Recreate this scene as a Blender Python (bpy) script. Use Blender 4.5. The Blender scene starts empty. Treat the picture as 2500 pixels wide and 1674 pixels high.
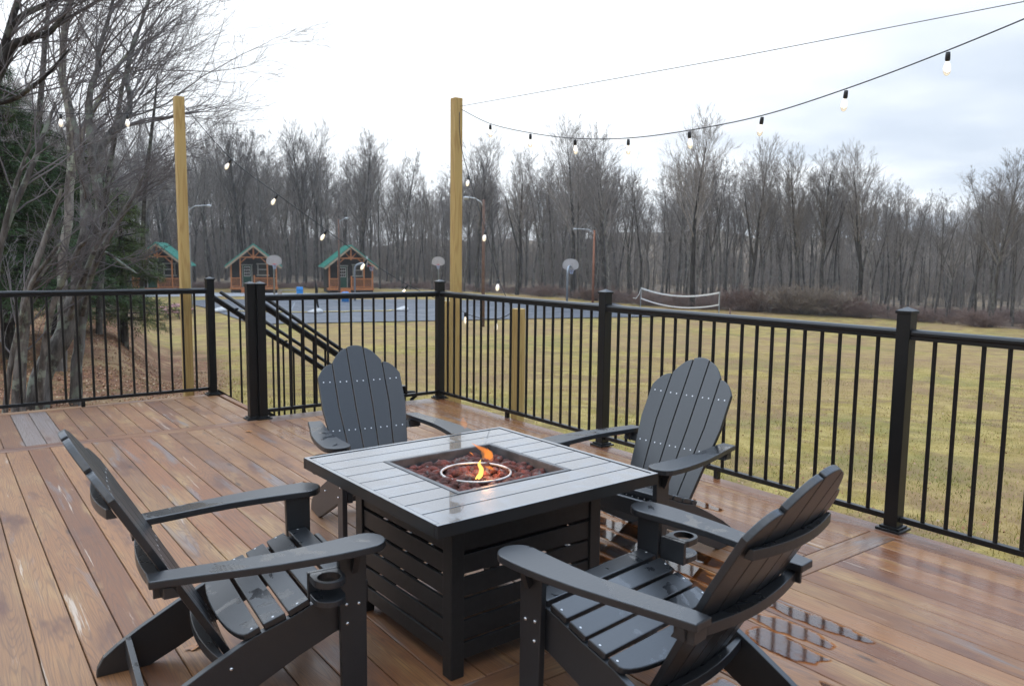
import bpy, bmesh, math, random
from math import sin, cos, pi, radians, hypot, atan2, sqrt
from mathutils import Vector, Matrix
import numpy as np

# ------------------------------------------------------------------ scene, camera, sky, sun
S = bpy.context.scene
COL = S.collection
CX, CY, F, HC = 1250.0, 837.0, 1910.4, 1.4706
RR = np.array([[0.802244, 0.056798, -0.594288], [-0.596887, 0.095396, -0.796634], [0.011445, 0.993818, 0.110433]])
_u, _s, _v = np.linalg.svd(RR); RR = _u @ _v

cam = bpy.data.cameras.new('camera'); camo = bpy.data.objects.new('camera', cam); COL.objects.link(camo)
cam.sensor_width = 36; cam.lens = F / 2500 * 36; cam.clip_start = 0.05; cam.clip_end = 2000
M4 = Matrix([[*RR[0], 0], [*RR[1], 0], [*RR[2], HC], [0, 0, 0, 1]]); camo.matrix_world = M4
cam.dof.use_dof = True; cam.dof.focus_distance = 4.2; cam.dof.aperture_fstop = 5.6
S.camera = camo
S.render.resolution_x = 1024; S.render.resolution_y = 685
S.view_settings.view_transform = 'Standard'; S.view_settings.look = 'None'
S.view_settings.exposure = 0.12; S.view_settings.gamma = 1.0
try:
    S.cycles.use_denoising = True
    S.cycles.max_bounces = 8; S.cycles.transparent_max_bounces = 16
    S.cycles.caustics_reflective = False; S.cycles.caustics_refractive = False
except Exception: pass

SUN_EL, SUN_AZ = radians(48), radians(-150)
W = bpy.data.worlds.new('World'); S.world = W; W.use_nodes = True
def sky_nodes():
    nt = W.node_tree; nt.nodes.clear(); N = nt.nodes.new; L = nt.links.new
    def n(t, **k):
        x = N(t)
        for a, b in k.items(): setattr(x, a, b)
        return x
    def math_(op, a, b=None, c=None, clamp=False):
        m = n('ShaderNodeMath', operation=op, use_clamp=clamp)
        for i, v in enumerate((a, b, c)):
            if v is None: continue
            if isinstance(v, (int, float)): m.inputs[i].default_value = v
            else: L(v, m.inputs[i])
        return m.outputs[0]
    out = n('ShaderNodeOutputWorld'); bg = n('ShaderNodeBackground')
    sky = n('ShaderNodeTexSky', sky_type='NISHITA'); sky.sun_disc = False
    sky.sun_elevation = SUN_EL; sky.sun_rotation = SUN_AZ
    tc = n('ShaderNodeTexCoord'); sx = n('ShaderNodeSeparateXYZ'); L(tc.outputs['Generated'], sx.inputs[0])
    z = sx.outputs[2]
    # stratus cloud deck projected on a plane overhead
    zz = math_('MAXIMUM', z, 0.02); zz = math_('ADD', zz, 0.12)
    cx = math_('DIVIDE', sx.outputs[0], zz); cy = math_('DIVIDE', sx.outputs[1], zz)
    cb = n('ShaderNodeCombineXYZ'); L(cx, cb.inputs[0]); L(cy, cb.inputs[1])
    nz = n('ShaderNodeTexNoise'); nz.inputs['Scale'].default_value = 0.55; nz.inputs['Detail'].default_value = 4; nz.inputs['Roughness'].default_value = 0.5
    mp = n('ShaderNodeMapping'); L(cb.outputs[0], mp.inputs[0]); mp.inputs['Location'].default_value = (3.1, 1.7, 0)
    L(mp.outputs[0], nz.inputs[0])
    # brighter towards the +Y side of the sky, greyer towards +X
    side = math_('MULTIPLY_ADD', sx.outputs[0], 0.62, 0.0); side = math_('MULTIPLY_ADD', sx.outputs[1], -0.75, side)
    f = math_('MULTIPLY_ADD', side, 1.35, 0.06)
    f = math_('ADD', f, math_('MULTIPLY_ADD', nz.outputs[0], 2.6, -1.22), None)
    fs = n('ShaderNodeMapRange', interpolation_type='SMOOTHSTEP'); L(f, fs.inputs[0]); fs.inputs[1].default_value = -0.1; fs.inputs[2].default_value = 0.75
    mix = n('ShaderNodeMix', data_type='RGBA'); L(fs.outputs[0], mix.inputs[0])
    mix.inputs[6].default_value = (11.9, 12.3, 12.7, 1); mix.inputs[7].default_value = (6.9, 7.8, 9.1, 1)
    # an overcast sky is brighter overhead
    up = n('ShaderNodeMapRange', interpolation_type='SMOOTHSTEP'); L(z, up.inputs[0])
    up.inputs[1].default_value = 0.22; up.inputs[2].default_value = 0.75; up.inputs[3].default_value = 1.0; up.inputs[4].default_value = 2.7
    fw = math_('MULTIPLY_ADD', sx.outputs[0], 0.595, math_('MULTIPLY', sx.outputs[1], 0.80)); bk = n('ShaderNodeMapRange', interpolation_type='SMOOTHSTEP'); L(fw, bk.inputs[0])
    bk.inputs[1].default_value = -0.75; bk.inputs[2].default_value = 0.45; bk.inputs[3].default_value = 0.38; bk.inputs[4].default_value = 1.0
    sc = n('ShaderNodeVectorMath', operation='SCALE'); L(mix.outputs[2], sc.inputs[0]); L(math_('MULTIPLY', up.outputs[0], bk.outputs[0]), sc.inputs[3])
    tint = n('ShaderNodeMix', data_type='RGBA', blend_type='MULTIPLY'); L(math_('MULTIPLY_ADD', up.outputs[0], 0.55, -0.55, True), tint.inputs[0]); L(sc.outputs[0], tint.inputs[6]); tint.inputs[7].default_value = (0.82, 0.94, 1.10, 1)
    mx = n('ShaderNodeMix', data_type='RGBA'); mx.inputs[0].default_value = 0.93
    L(sky.outputs[0], mx.inputs[6]); L(tint.outputs[2], mx.inputs[7])
    L(mx.outputs[2], bg.inputs[0]); bg.inputs[1].default_value = 0.1
    L(bg.outputs[0], out.inputs[0])
sky_nodes()
sun = bpy.data.lights.new('sun', 'SUN'); sun.energy = 0.5; sun.angle = radians(25); sun.color = (1, 0.96, 0.9)
suno = bpy.data.objects.new('sun', sun); COL.objects.link(suno)
suno.rotation_euler = (radians(90) - SUN_EL, 0, -SUN_AZ + pi)

# ------------------------------------------------------------------ helpers
def ray(u, v): return RR @ np.array([u - CX, -(v - CY), -F])
def at(u, v, D):                       # world point on that line of sight at horizontal distance D
    d = ray(u, v); t = D / hypot(d[0], d[1]); return Vector((d[0] * t, d[1] * t, HC + d[2] * t))
def atz(u, v, z):
    d = ray(u, v); t = (z - HC) / d[2]; return Vector((d[0] * t, d[1] * t, z))
def az_of(u):
    d = ray(u, 620); return atan2(d[0], d[1])

def tag(o, label=None, cat=None, group=None, kind=None):
    if label: o['label'] = label
    if cat: o['category'] = cat
    if group: o['group'] = group
    if kind: o['kind'] = kind
    return o
def empty(name, loc=(0, 0, 0), rz=0):
    o = bpy.data.objects.new(name, None); COL.objects.link(o); o.location = loc; o.rotation_euler = (0, 0, rz)
    o.empty_display_size = 0.1
    return o
def copy_tree(o, parent=None):
    c = o.copy(); COL.objects.link(c); c.parent = parent
    for ch in list(o.children): copy_tree(ch, c)
    return c

class MB:
    def __init__(s, origin=(0, 0, 0)):
        s.v = []; s.f = []; s.o = Vector(origin); s.attr = {}
    def add(s, vs, fs):
        n = len(s.v); s.v += [tuple(Vector(v) - s.o) for v in vs]; s.f += [tuple(i + n for i in f) for f in fs]; return n
    def box(s, c, d, rz=0, M=None):
        x, y, z = [k / 2 for k in d]
        P = [Vector((a, b, e)) for a in (-x, x) for b in (-y, y) for e in (-z, z)]
        if rz: P = [Matrix.Rotation(rz, 3, 'Z') @ p for p in P]
        if M: P = [M @ p for p in P]
        P = [p + Vector(c) for p in P]
        s.add(P, [(0, 1, 3, 2), (4, 6, 7, 5), (0, 4, 5, 1), (2, 3, 7, 6), (0, 2, 6, 4), (1, 5, 7, 3)]); return s
    def bb(s, a, b):
        a = Vector(a); b = Vector(b); return s.box((a + b) / 2, [abs(k) for k in (b - a)])
    def beam(s, p, q, w, h, up=(0, 0, 1)):
        p = Vector(p); q = Vector(q); d = (q - p).normalized(); u = Vector(up)
        a = d.cross(u)
        if a.length < 1e-4: a = d.cross(Vector((1, 0, 0)))
        a.normalize(); b = a.cross(d)
        P = [e + a * i * w / 2 + b * j * h / 2 for e in (p, q) for i in (-1, 1) for j in (-1, 1)]
        s.add(P, [(0, 1, 3, 2), (4, 6, 7, 5), (0, 4, 5, 1), (2, 3, 7, 6), (0, 2, 6, 4), (1, 5, 7, 3)]); return s
    def tube(s, pts, rad, n=8, cap=True):
        pts = [Vector(p) for p in pts]
        if isinstance(rad, (int, float)): rad = [rad] * len(pts)
        vs = []; fs = []; prev = None
        for i, p in enumerate(pts):
            d = (pts[min(i + 1, len(pts) - 1)] - pts[max(i - 1, 0)])
            d = d.normalized() if d.length > 1e-9 else Vector((0, 0, 1))
            a = prev - d * prev.dot(d) if prev is not None else d.orthogonal()
            if a.length < 1e-5: a = d.orthogonal()
            a.normalize(); prev = a; b = d.cross(a)
            for k in range(n):
                t = 2 * pi * k / n; vs.append(p + (a * cos(t) + b * sin(t)) * rad[i])
        for i in range(len(pts) - 1):
            for k in range(n):
                k2 = (k + 1) % n; fs.append((i * n + k, i * n + k2, (i + 1) * n + k2, (i + 1) * n + k))
        if cap:
            fs.append(tuple(range(n - 1, -1, -1))); m = (len(pts) - 1) * n; fs.append(tuple(m + k for k in range(n)))
        s.add(vs, fs); return s
    def prism(s, outline, t, M=None):
        """outline: list of 2D points; extruded from 0 to t on the third axis, mapped by function M(x, y, w)"""
        n = len(outline); P = [M(x, y, 0) for x, y in outline] + [M(x, y, t) for x, y in outline]
        s.add(P, [tuple(range(n - 1, -1, -1)), tuple(range(n, 2 * n))] + [(i, (i + 1) % n, n + (i + 1) % n, n + i) for i in range(n)]); return s
    def lathe(s, prof, c=(0, 0, 0), n=16, axis=None):
        c = Vector(c); vs = []; fs = []
        for r, z in prof:
            for k in range(n):
                t = 2 * pi * k / n; p = Vector((r * cos(t), r * sin(t), z))
                if axis: p = axis @ p
                vs.append(c + p)
        for i in range(len(prof) - 1):
            for k in range(n):
                k2 = (k + 1) % n; fs.append((i * n + k, i * n + k2, (i + 1) * n + k2, (i + 1) * n + k))
        s.add(vs, fs); return s
    def build(s, name, mat, parent=None, smooth=False, bevel=0, loc=None):
        me = bpy.data.meshes.new(name); me.from_pydata(s.v, [], s.f); me.update()
        me.materials.append(mat)
        if smooth: me.polygons.foreach_set('use_smooth', [True] * len(me.polygons))
        o = bpy.data.objects.new(name, me); COL.objects.link(o)
        if parent: o.parent = parent
        if loc is not None: o.location = loc
        elif parent is None: o.location = s.o
        if bevel:
            b = o.modifiers.new('bevel', 'BEVEL'); b.width = bevel; b.segments = 2; b.limit_method = 'ANGLE'; b.angle_limit = radians(40)
        return o
def np_mesh(name, V, Fq, mat, attr=None, parent=None, loc=None):
    me = bpy.data.meshes.new(name); V = np.asarray(V, dtype=np.float32); Fq = np.asarray(Fq, dtype=np.int32)
    k = Fq.shape[1]; me.vertices.add(len(V)); me.vertices.foreach_set('co', V.ravel())
    me.loops.add(Fq.size); me.loops.foreach_set('vertex_index', Fq.ravel())
    me.polygons.add(len(Fq)); me.polygons.foreach_set('loop_start', np.arange(0, Fq.size, k, dtype=np.int32))
    me.polygons.foreach_set('loop_total', np.full(len(Fq), k, dtype=np.int32))
    if attr is not None:
        for nm, a in attr.items():
            t = me.attributes.new(nm, 'FLOAT', 'POINT'); t.data.foreach_set('value', np.asarray(a, dtype=np.float32).ravel())
    me.update(calc_edges=True); me.validate(); me.materials.append(mat)
    o = bpy.data.objects.new(name, me); COL.objects.link(o)
    if parent: o.parent = parent
    if loc is not None: o.location = loc
    return o

# ------------------------------------------------------------------ materials
class MT:
    def __init__(s, name, rough=0.5, color=(0.5, 0.5, 0.5), metal=0.0, spec=0.5):
        s.m = bpy.data.materials.new(name); s.m.use_nodes = True; s.nt = s.m.node_tree
        s.b = s.nt.nodes['Principled BSDF']; s.b.inputs['Roughness'].default_value = rough
        s.b.inputs['Base Color'].default_value = (*color, 1); s.b.inputs['Metallic'].default_value = metal
        s.b.inputs['Specular IOR Level'].default_value = spec
    def n(s, t, **k):
        x = s.nt.nodes.new(t)
        for a, b in k.items(): setattr(x, a, b)
        return x
    def l(s, a, b): s.nt.links.new(a, b)
    def set(s, i, v):
        if isinstance(v, (int, float)): i.default_value = v
        elif isinstance(v, (tuple, list)): i.default_value = v if len(v) != 3 or i.type != 'RGBA' else (*v, 1)
        else: s.l(v, i)
    def coord(s, which='Object'): return s.n('ShaderNodeTexCoord').outputs[which]
    def attr(s, name, out='Fac'):
        a = s.n('ShaderNodeAttribute'); a.attribute_name = name; return a.outputs[out]
    def mapv(s, v, scale=(1, 1, 1), loc=(0, 0, 0), rot=(0, 0, 0)):
        m = s.n('ShaderNodeMapping'); s.l(v, m.inputs[0]); m.inputs['Scale'].default_value = scale
        s.set(m.inputs['Location'], loc); m.inputs['Rotation'].default_value = rot; return m.outputs[0]
    def noise(s, v, scale=1, detail=3, rough=0.5, dist=0.0):
        x = s.n('ShaderNodeTexNoise'); s.l(v, x.inputs['Vector']); x.inputs['Scale'].default_value = scale
        x.inputs['Detail'].default_value = detail; x.inputs['Roughness'].default_value = rough; x.inputs['Distortion'].default_value = dist
        return x.outputs[0]
    def vor(s, v, scale=1, out='Distance', feat='F1'):
        x = s.n('ShaderNodeTexVoronoi', feature=feat); s.l(v, x.inputs['Vector']); x.inputs['Scale'].default_value = scale; return x.outputs[out]
    def math(s, op, a, b=None, c=None, clamp=False):
        m = s.n('ShaderNodeMath', operation=op, use_clamp=clamp)
        for i, v in enumerate((a, b, c)):
            if v is not None: s.set(m.inputs[i], v)
        return m.outputs[0]
    def ramp(s, v, a, b, c=0.0, d=1.0, smooth=True):
        m = s.n('ShaderNodeMapRange', interpolation_type='SMOOTHSTEP' if smooth else 'LINEAR'); s.l(v, m.inputs[0])
        for i, x in enumerate((a, b, c, d)): m.inputs[i + 1].default_value = x
        return m.outputs[0]
    def mix(s, f, a, b, bt='MIX'):
        m = s.n('ShaderNodeMix', data_type='RGBA', blend_type=bt); s.set(m.inputs[0], f); s.set(m.inputs[6], a); s.set(m.inputs[7], b); return m.outputs[2]
    def color(s, c): s.set(s.b.inputs['Base Color'], c); return s
    def rough(s, c): s.set(s.b.inputs['Roughness'], c); return s
    def bump(s, h, strength=0.3, dist=0.01):
        b = s.n('ShaderNodeBump'); b.inputs['Strength'].default_value = strength; b.inputs['Distance'].default_value = dist
        s.l(h, b.inputs['Height']); s.l(b.outputs[0], s.b.inputs['Normal']); return s
    def rnd(s): return s.n('ShaderNodeObjectInfo').outputs['Random']

def m_black_metal():
    t = MT('black_metal', 0.35, (0.012, 0.013, 0.014), 0.0, 0.4); c = t.coord()
    n = t.noise(c, 60, 4); w = t.noise(c, 5, 3)
    t.rough(t.math('MULTIPLY_ADD', w, 0.25, 0.22)); t.color(t.mix(n, (0.004, 0.0045, 0.005), (0.008, 0.0085, 0.009)))
    return t.bump(n, 0.08, 0.002).m
def m_plastic(name, base, rough=0.42):
    t = MT(name, rough); c = t.coord('Object')
    g = t.noise(t.mapv(c, (14, 14, 14)), 3, 5, 0.6, 1.5); g2 = t.noise(t.mapv(c, (120, 9, 120)), 1, 3)
    gm = t.n('ShaderNodeNewGeometry'); sn = t.n('ShaderNodeSeparateXYZ'); t.l(gm.outputs['Normal'], sn.inputs[0]); upf = t.ramp(sn.outputs[2], 0.55, 0.9)
    wet = t.math('MULTIPLY', t.ramp(t.noise(c, 6, 4, 0.6, 0.6), 0.54, 0.60), upf)
    lo = tuple(k * 0.72 for k in base); hi = tuple(k * 1.2 for k in base)
    col = t.mix(g, lo, hi); t.color(t.mix(t.math('MULTIPLY', wet, 0.30), col, tuple(k * 0.55 for k in base)))
    t.rough(t.math('MULTIPLY_ADD', wet, -0.22, rough))
    return t.bump(t.math('ADD', g, g2), 0.25, 0.0012).m
def m_tabletop():
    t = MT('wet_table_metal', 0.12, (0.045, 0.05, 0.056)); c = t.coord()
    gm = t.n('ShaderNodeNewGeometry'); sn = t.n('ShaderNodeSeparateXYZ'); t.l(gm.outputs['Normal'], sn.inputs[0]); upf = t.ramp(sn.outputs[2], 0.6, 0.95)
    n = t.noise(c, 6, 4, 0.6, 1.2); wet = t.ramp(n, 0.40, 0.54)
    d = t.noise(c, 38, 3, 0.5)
    t.color(t.mix(upf, (0.012, 0.0125, 0.013), t.mix(wet, (0.058, 0.078, 0.106), (0.030, 0.042, 0.062))))  # upward faces get a paler, bluer base: sky reflection put into the colour
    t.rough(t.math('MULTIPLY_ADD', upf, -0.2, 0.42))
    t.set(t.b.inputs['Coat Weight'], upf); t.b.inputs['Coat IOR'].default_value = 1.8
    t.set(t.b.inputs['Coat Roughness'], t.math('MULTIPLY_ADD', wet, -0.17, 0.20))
    return t.bump(t.math('ADD', t.math('MULTIPLY', n, 1.5), t.math('MULTIPLY', d, 0.02)), 0.10, 0.004).m
def m_deck():
    t = MT('wet_deck_wood', 0.5, spec=0.5); 
    gx, gy, gr = t.attr('gx'), t.attr('gy'), t.attr('gr')
    cb = t.n('ShaderNodeCombineXYZ'); t.l(gx, cb.inputs[0]); t.l(gy, cb.inputs[1]); t.l(t.math('MULTIPLY', gr, 37.0), cb.inputs[2]); v = cb.outputs[0]
    field = t.noise(t.mapv(v, (9, 0.42, 1)), 1, 2, 0.3, 0.08)
    rings = t.math('PINGPONG', t.math('MULTIPLY', field, 44), 0.5)
    rings = t.ramp(rings, 0.0, 0.24)
    fine = t.noise(t.mapv(v, (190, 3, 1)), 1, 3, 0.6)
    blot = t.noise(t.mapv(v, (5, 1.2, 1)), 1, 4, 0.6)
    base = t.mix(t.ramp(gr, 0, 1, 0, 1, False), (0.215, 0.086, 0.034), (0.295, 0.150, 0.062))
    r3 = t.math('FRACT', t.math('MULTIPLY', gr, 13.7)); base = t.mix(1.0, base, t.mix(r3, (0.72, 0.70, 0.72), (1.22, 1.2, 1.15)), 'MULTIPLY')
    base = t.mix(t.ramp(blot, 0.5, 0.72), base, (0.35, 0.205, 0.085))
    base = t.mix(t.ramp(blot, 0.46, 0.30), base, (0.125, 0.052, 0.028))
    # weathered grey boards and patches
    r2 = t.math('FRACT', t.math('MULTIPLY', gr, 7.31)); gmask = t.ramp(t.noise(t.mapv(v, (7, 1.0, 1), (3, 5, 1)), 1, 4, 0.6, 0.6), 0.57, 0.70)
    gsel = t.math('MULTIPLY', gmask, t.ramp(r2, 0.10, 0.45)); gsel = t.math('MAXIMUM', gsel, t.math('MULTIPLY', t.attr('grey'), t.ramp(blot, 0.2, 0.5)))
    base = t.mix(t.math('MULTIPLY', gsel, 0.85), base, (0.19, 0.17, 0.165))
    base = t.mix(t.math('MULTIPLY', t.math('SUBTRACT', 1.0, rings), 0.42), base, (0.095, 0.046, 0.030))
    base = t.mix(t.math('MULTIPLY', t.ramp(fine, 0.40, 0.68), 0.48), base, (0.12, 0.065, 0.042))
    # pale scars
    sc = t.noise(t.mapv(v, (34, 1.5, 1), (9, 2, 4)), 1, 5, 0.6, 0.5); scm = t.math('MULTIPLY', t.ramp(sc, 0.62, 0.70), t.ramp(t.noise(t.mapv(v, (2, 0.6, 1), (1, 7, 2)), 1, 1), 0.54, 0.62))
    base = t.mix(t.math('MULTIPLY', scm, 0.75), base, (0.52, 0.42, 0.33))
    # knots
    kd = t.vor(t.mapv(v, (7, 1.9, 1)), 1); kn = t.math('MULTIPLY', t.ramp(kd, 0.13, 0.04), t.ramp(t.vor(t.mapv(v, (7, 1.9, 1)), 1, 'Color'), 0.45, 0.55))
    base = t.mix(t.math('MULTIPLY', kn, 0.8), base, (0.055, 0.03, 0.02))
    # rain: the boards are damp, more so to the right
    o = t.coord('Object'); sx = t.n('ShaderNodeSeparateXYZ'); t.l(o, sx.inputs[0])
    wn = t.noise(o, 1.3, 4, 0.55, 0.5)
    wet = t.ramp(t.math('ADD', wn, t.math('MULTIPLY_ADD', sx.outputs[0], 0.10, -0.25)), 0.40, 0.62)
    base = t.mix(t.math('MULTIPLY', wet, 0.30), base, t.mix(1.0, base, (1.0, 0.80, 0.62), 'MULTIPLY'))
    t.color(base)
    t.rough(t.math('ADD', t.math('MULTIPLY_ADD', wet, -0.27, 0.48), t.math('MULTIPLY', fine, 0.10)))
    h = t.math('ADD', t.math('MULTIPLY', rings, 0.5), t.math('MULTIPLY', fine, 0.6))
    return t.bump(h, 0.25, 0.002).m
def m_pine():
    t = MT('treated_pine', 0.6); c = t.coord(); 
    f = t.noise(t.mapv(c, (11, 11, 0.7)), 1, 2, 0.4, 0.3); r = t.ramp(t.math('PINGPONG', t.math('MULTIPLY', f, 10), 0.5), 0, 0.35)
    fi = t.noise(t.mapv(c, (150, 150, 4)), 1, 2); b = t.noise(t.mapv(c, (6, 6, 0.8)), 1, 3)
    col = t.mix(b, (0.50, 0.345, 0.115), (0.63, 0.445, 0.175)); col = t.mix(t.math('MULTIPLY', t.math('SUBTRACT', 1, r), 0.45), col, (0.36, 0.20, 0.06))
    col = t.mix(t.math('MULTIPLY', fi, 0.15), col, (0.25, 0.15, 0.05))
    kd = t.vor(t.mapv(c, (5, 5, 1.5)), 1); col = t.mix(t.math('MULTIPLY', t.ramp(kd, 0.15, 0.05), 0.8), col, (0.16, 0.07, 0.025))
    return t.color(col).bump(r, 0.15, 0.002).m
def m_simple(name, c1, c2=None, rough=0.6, scale=20, bump=0.0, metal=0, detail=4, coord='Object', spec=0.5):
    t = MT(name, rough, c1, metal, spec)
    c2 = c2 or tuple(k * 1.25 for k in c1); n = t.noise(t.coord(coord), scale, detail, 0.6)
    t.color(t.mix(t.ramp(n, 0.3, 0.7), c1, c2))
    if bump: t.bump(n, bump, 0.01)
    return t.m
def m_bark(name, c1, c2, moss=0.0, scale=1.0):
    t = MT(name, 0.9, spec=0.2); c = t.coord(); n = t.noise(t.mapv(c, (9 * scale, 9 * scale, 2.2 * scale)), 1, 5, 0.65, 0.3)
    b = t.noise(c, 1.7, 3); col = t.mix(t.ramp(n, 0.35, 0.65), c1, c2)
    if moss: col = t.mix(t.math('MULTIPLY', t.ramp(t.noise(c, 5 * scale, 4, 0.6), 0.52, 0.62), moss), col, (0.30, 0.33, 0.26))
    r = t.math('MULTIPLY_ADD', t.rnd(), 0.8, 0.6); 
    hs = t.n('ShaderNodeHueSaturation'); t.l(col, hs.inputs['Color']); t.l(r, hs.inputs['Value'])
    return t.color(hs.outputs[0]).bump(t.math('ADD', n, b), 0.7, 0.03).m

BLACK = m_black_metal()
CHAIR = m_plastic('charcoal_lumber', (0.0125, 0.0145, 0.0175), 0.38); CHAIR.node_tree.nodes['Principled BSDF'].inputs['Specular IOR Level'].default_value = 0.85
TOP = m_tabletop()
TBASE = m_simple('table_black_metal', (0.010, 0.0105, 0.011), (0.016, 0.016, 0.017), 0.45, 40)
PAN = m_simple('sooty_steel', (0.05, 0.052, 0.055), (0.11, 0.11, 0.115), 0.4, 12, 0.1)
RING = m_simple('scorched_steel', (0.24, 0.21, 0.19), (0.60, 0.58, 0.56), 0.35, 14, 0, 0.5)
STEEL = m_simple('bolt_steel', (0.55, 0.55, 0.56), (0.7, 0.7, 0.7), 0.25, 50, 0, 0.9)
SCREW = m_simple('screw_head', (0.62, 0.63, 0.65), (0.75, 0.76, 0.78), 0.35, 50, 0, 0.2)
DECK = m_deck(); PINE = m_pine()
STAIRW = m_simple('stair_wood', (0.20, 0.12, 0.075), (0.30, 0.19, 0.12), 0.6, 8, 0.1)
BULB = None
# ------------------------------------------------------------------ lie of the land
TB = at(105, 935, 12.0)
def gz(x, y):
    D = hypot(x, y); z = -1.08 - 1.52 * min(max((D - 8.0) / 36.0, 0), 1) ** 0.85
    d2 = hypot(x - TB.x + 1.5, y - TB.y - 1.0)
    z += 0.75 * math.exp(-(d2 / 6.5) ** 2)
    # bank rising to the left under the trees
    a = math.degrees(atan2(x, y)); k = min(max((13.0 - a) / 4.5, 0), 1); k = k * k * (3 - 2 * k)
    q = min(max((D - 12) / 6, 0), 1) * min(max((48 - D) / 16, 0), 1)
    return z * (1 - k * q) + k * q * (-0.38 - 0.012 * max(D - 20, 0))
EDGE_U = [-900, 0, 300, 480, 800, 1000, 1180, 1300, 1500, 1650, 1800, 2100, 2400, 3400]
EDGE_D = [40, 46, 70, 97, 99, 94, 88, 82, 72, 66, 65, 62, 58, 50]
def edge_D(u): return float(np.interp(u, EDGE_U, EDGE_D))
AZ_U = [(az_of(u), u) for u in range(-2500, 5200, 100)]
def u_of_az(a): return float(np.interp(a, [p[0] for p in AZ_U], [p[1] for p in AZ_U]))

def build_terrain():
    rings = [0.3] + list(np.geomspace(1.5, 700, 130)); na = 300
    V = []; leaf = []
    for D in rings:
        for k in range(na):
            a = 2 * pi * k / na; x, y = D * sin(a), D * cos(a)
            z = gz(x, y) + 0.02 * sin(x * 1.7) * cos(y * 1.3) * (min(1, D / 15) if D < 30 else 0)
            aa = a if a < pi else a - 2 * pi; u = u_of_az(max(min(aa, 1.9), -0.7)); e = edge_D(u)
            if D > e + 60: z += min((D - e - 60) * 0.09, 10 + 2.2 * sin(a * 9) + 1.5 * sin(a * 23 + 1) + sin(a * 51))
            lf = min(max((D - e + 3) / 5, 0), 1)
            adeg = math.degrees(aa)
            l2 = min(max((18.5 - adeg) / 4.5, 0), 1) * (1 if D < 26 else max(0, 1 - (D - 26) / 12)) if -60 < adeg < 30 else 0
            if D > 22: l2 = max(l2, min(max((12.5 - adeg) / 2.5, 0), 1) if D > 30 else 0)
            V.append((x, y, z)); leaf.append(max(lf, l2))
    Fq = []
    for i in range(len(rings) - 1):
        for k in range(na):
            k2 = (k + 1) % na; Fq.append((i * na + k, i * na + k2, (i + 1) * na + k2, (i + 1) * na + k))
    t = MT('lawn_and_leaf_litter', 0.95, spec=0.15); c = t.coord()
    n1 = t.noise(c, 0.35, 5, 0.6, 0.4); n2 = t.noise(c, 2.2, 5, 0.65); n3 = t.noise(c, 30, 4, 0.7); n4 = t.noise(c, 0.9, 4, 0.6, 0.8)
    g = t.mix(t.ramp(n2, 0.35, 0.65), (0.29, 0.212, 0.055), (0.45, 0.335, 0.12))
    g = t.mix(t.math('MULTIPLY', t.ramp(n1, 0.50, 0.66), 0.6), g, (0.15, 0.15, 0.048))
    g = t.mix(t.math('MULTIPLY', t.ramp(n4, 0.47, 0.62), 0.75), g, (0.22, 0.135, 0.075))
    g = t.mix(t.math('MULTIPLY', t.ramp(n3, 0.40, 0.72), 0.5), g, (0.085, 0.08, 0.028))
    n5 = t.noise(c, 0.13, 4, 0.62, 0.6); g = t.mix(t.math('MULTIPLY', t.ramp(n5, 0.42, 0.60), 0.55), g, (0.27, 0.165, 0.09)); g = t.mix(t.math('MULTIPLY', t.ramp(n5, 0.46, 0.34), 0.35), g, (0.20, 0.19, 0.06))
    lf = t.mix(t.ramp(n2, 0.3, 0.7), (0.19, 0.085, 0.05), (0.33, 0.18, 0.10)); lf = t.mix(t.ramp(n3, 0.35, 0.7), lf, (0.10, 0.05, 0.032))
    lf = t.mix(t.math('MULTIPLY', t.ramp(n1, 0.55, 0.7), 0.4), lf, (0.12, 0.115, 0.035))
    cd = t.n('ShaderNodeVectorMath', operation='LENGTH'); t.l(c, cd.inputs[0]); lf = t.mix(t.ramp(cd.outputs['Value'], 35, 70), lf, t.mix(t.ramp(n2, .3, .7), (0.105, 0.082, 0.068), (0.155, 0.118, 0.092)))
    lf = t.mix(t.math('MULTIPLY', t.ramp(n4, 0.50, 0.60), 0.6), lf, (0.36, 0.25, 0.13)); lf = t.mix(t.math('MULTIPLY', t.ramp(n4, 0.46, 0.38), 0.45), lf, (0.13, 0.12, 0.045))
    lm = t.ramp(t.math('ADD', t.attr('leaf'), t.math('MULTIPLY_ADD', n2, 0.6, -0.3)), 0.35, 0.65)
    t.color(t.mix(lm, g, lf)); t.bump(t.math('ADD', n3, n2), 0.6, 0.05)
    o = np_mesh('ground', V, Fq, t.m, {'leaf': leaf}); tag(o, kind='structure')
    o.data.polygons.foreach_set('use_smooth', [True] * len(o.data.polygons))
build_terrain()

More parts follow.
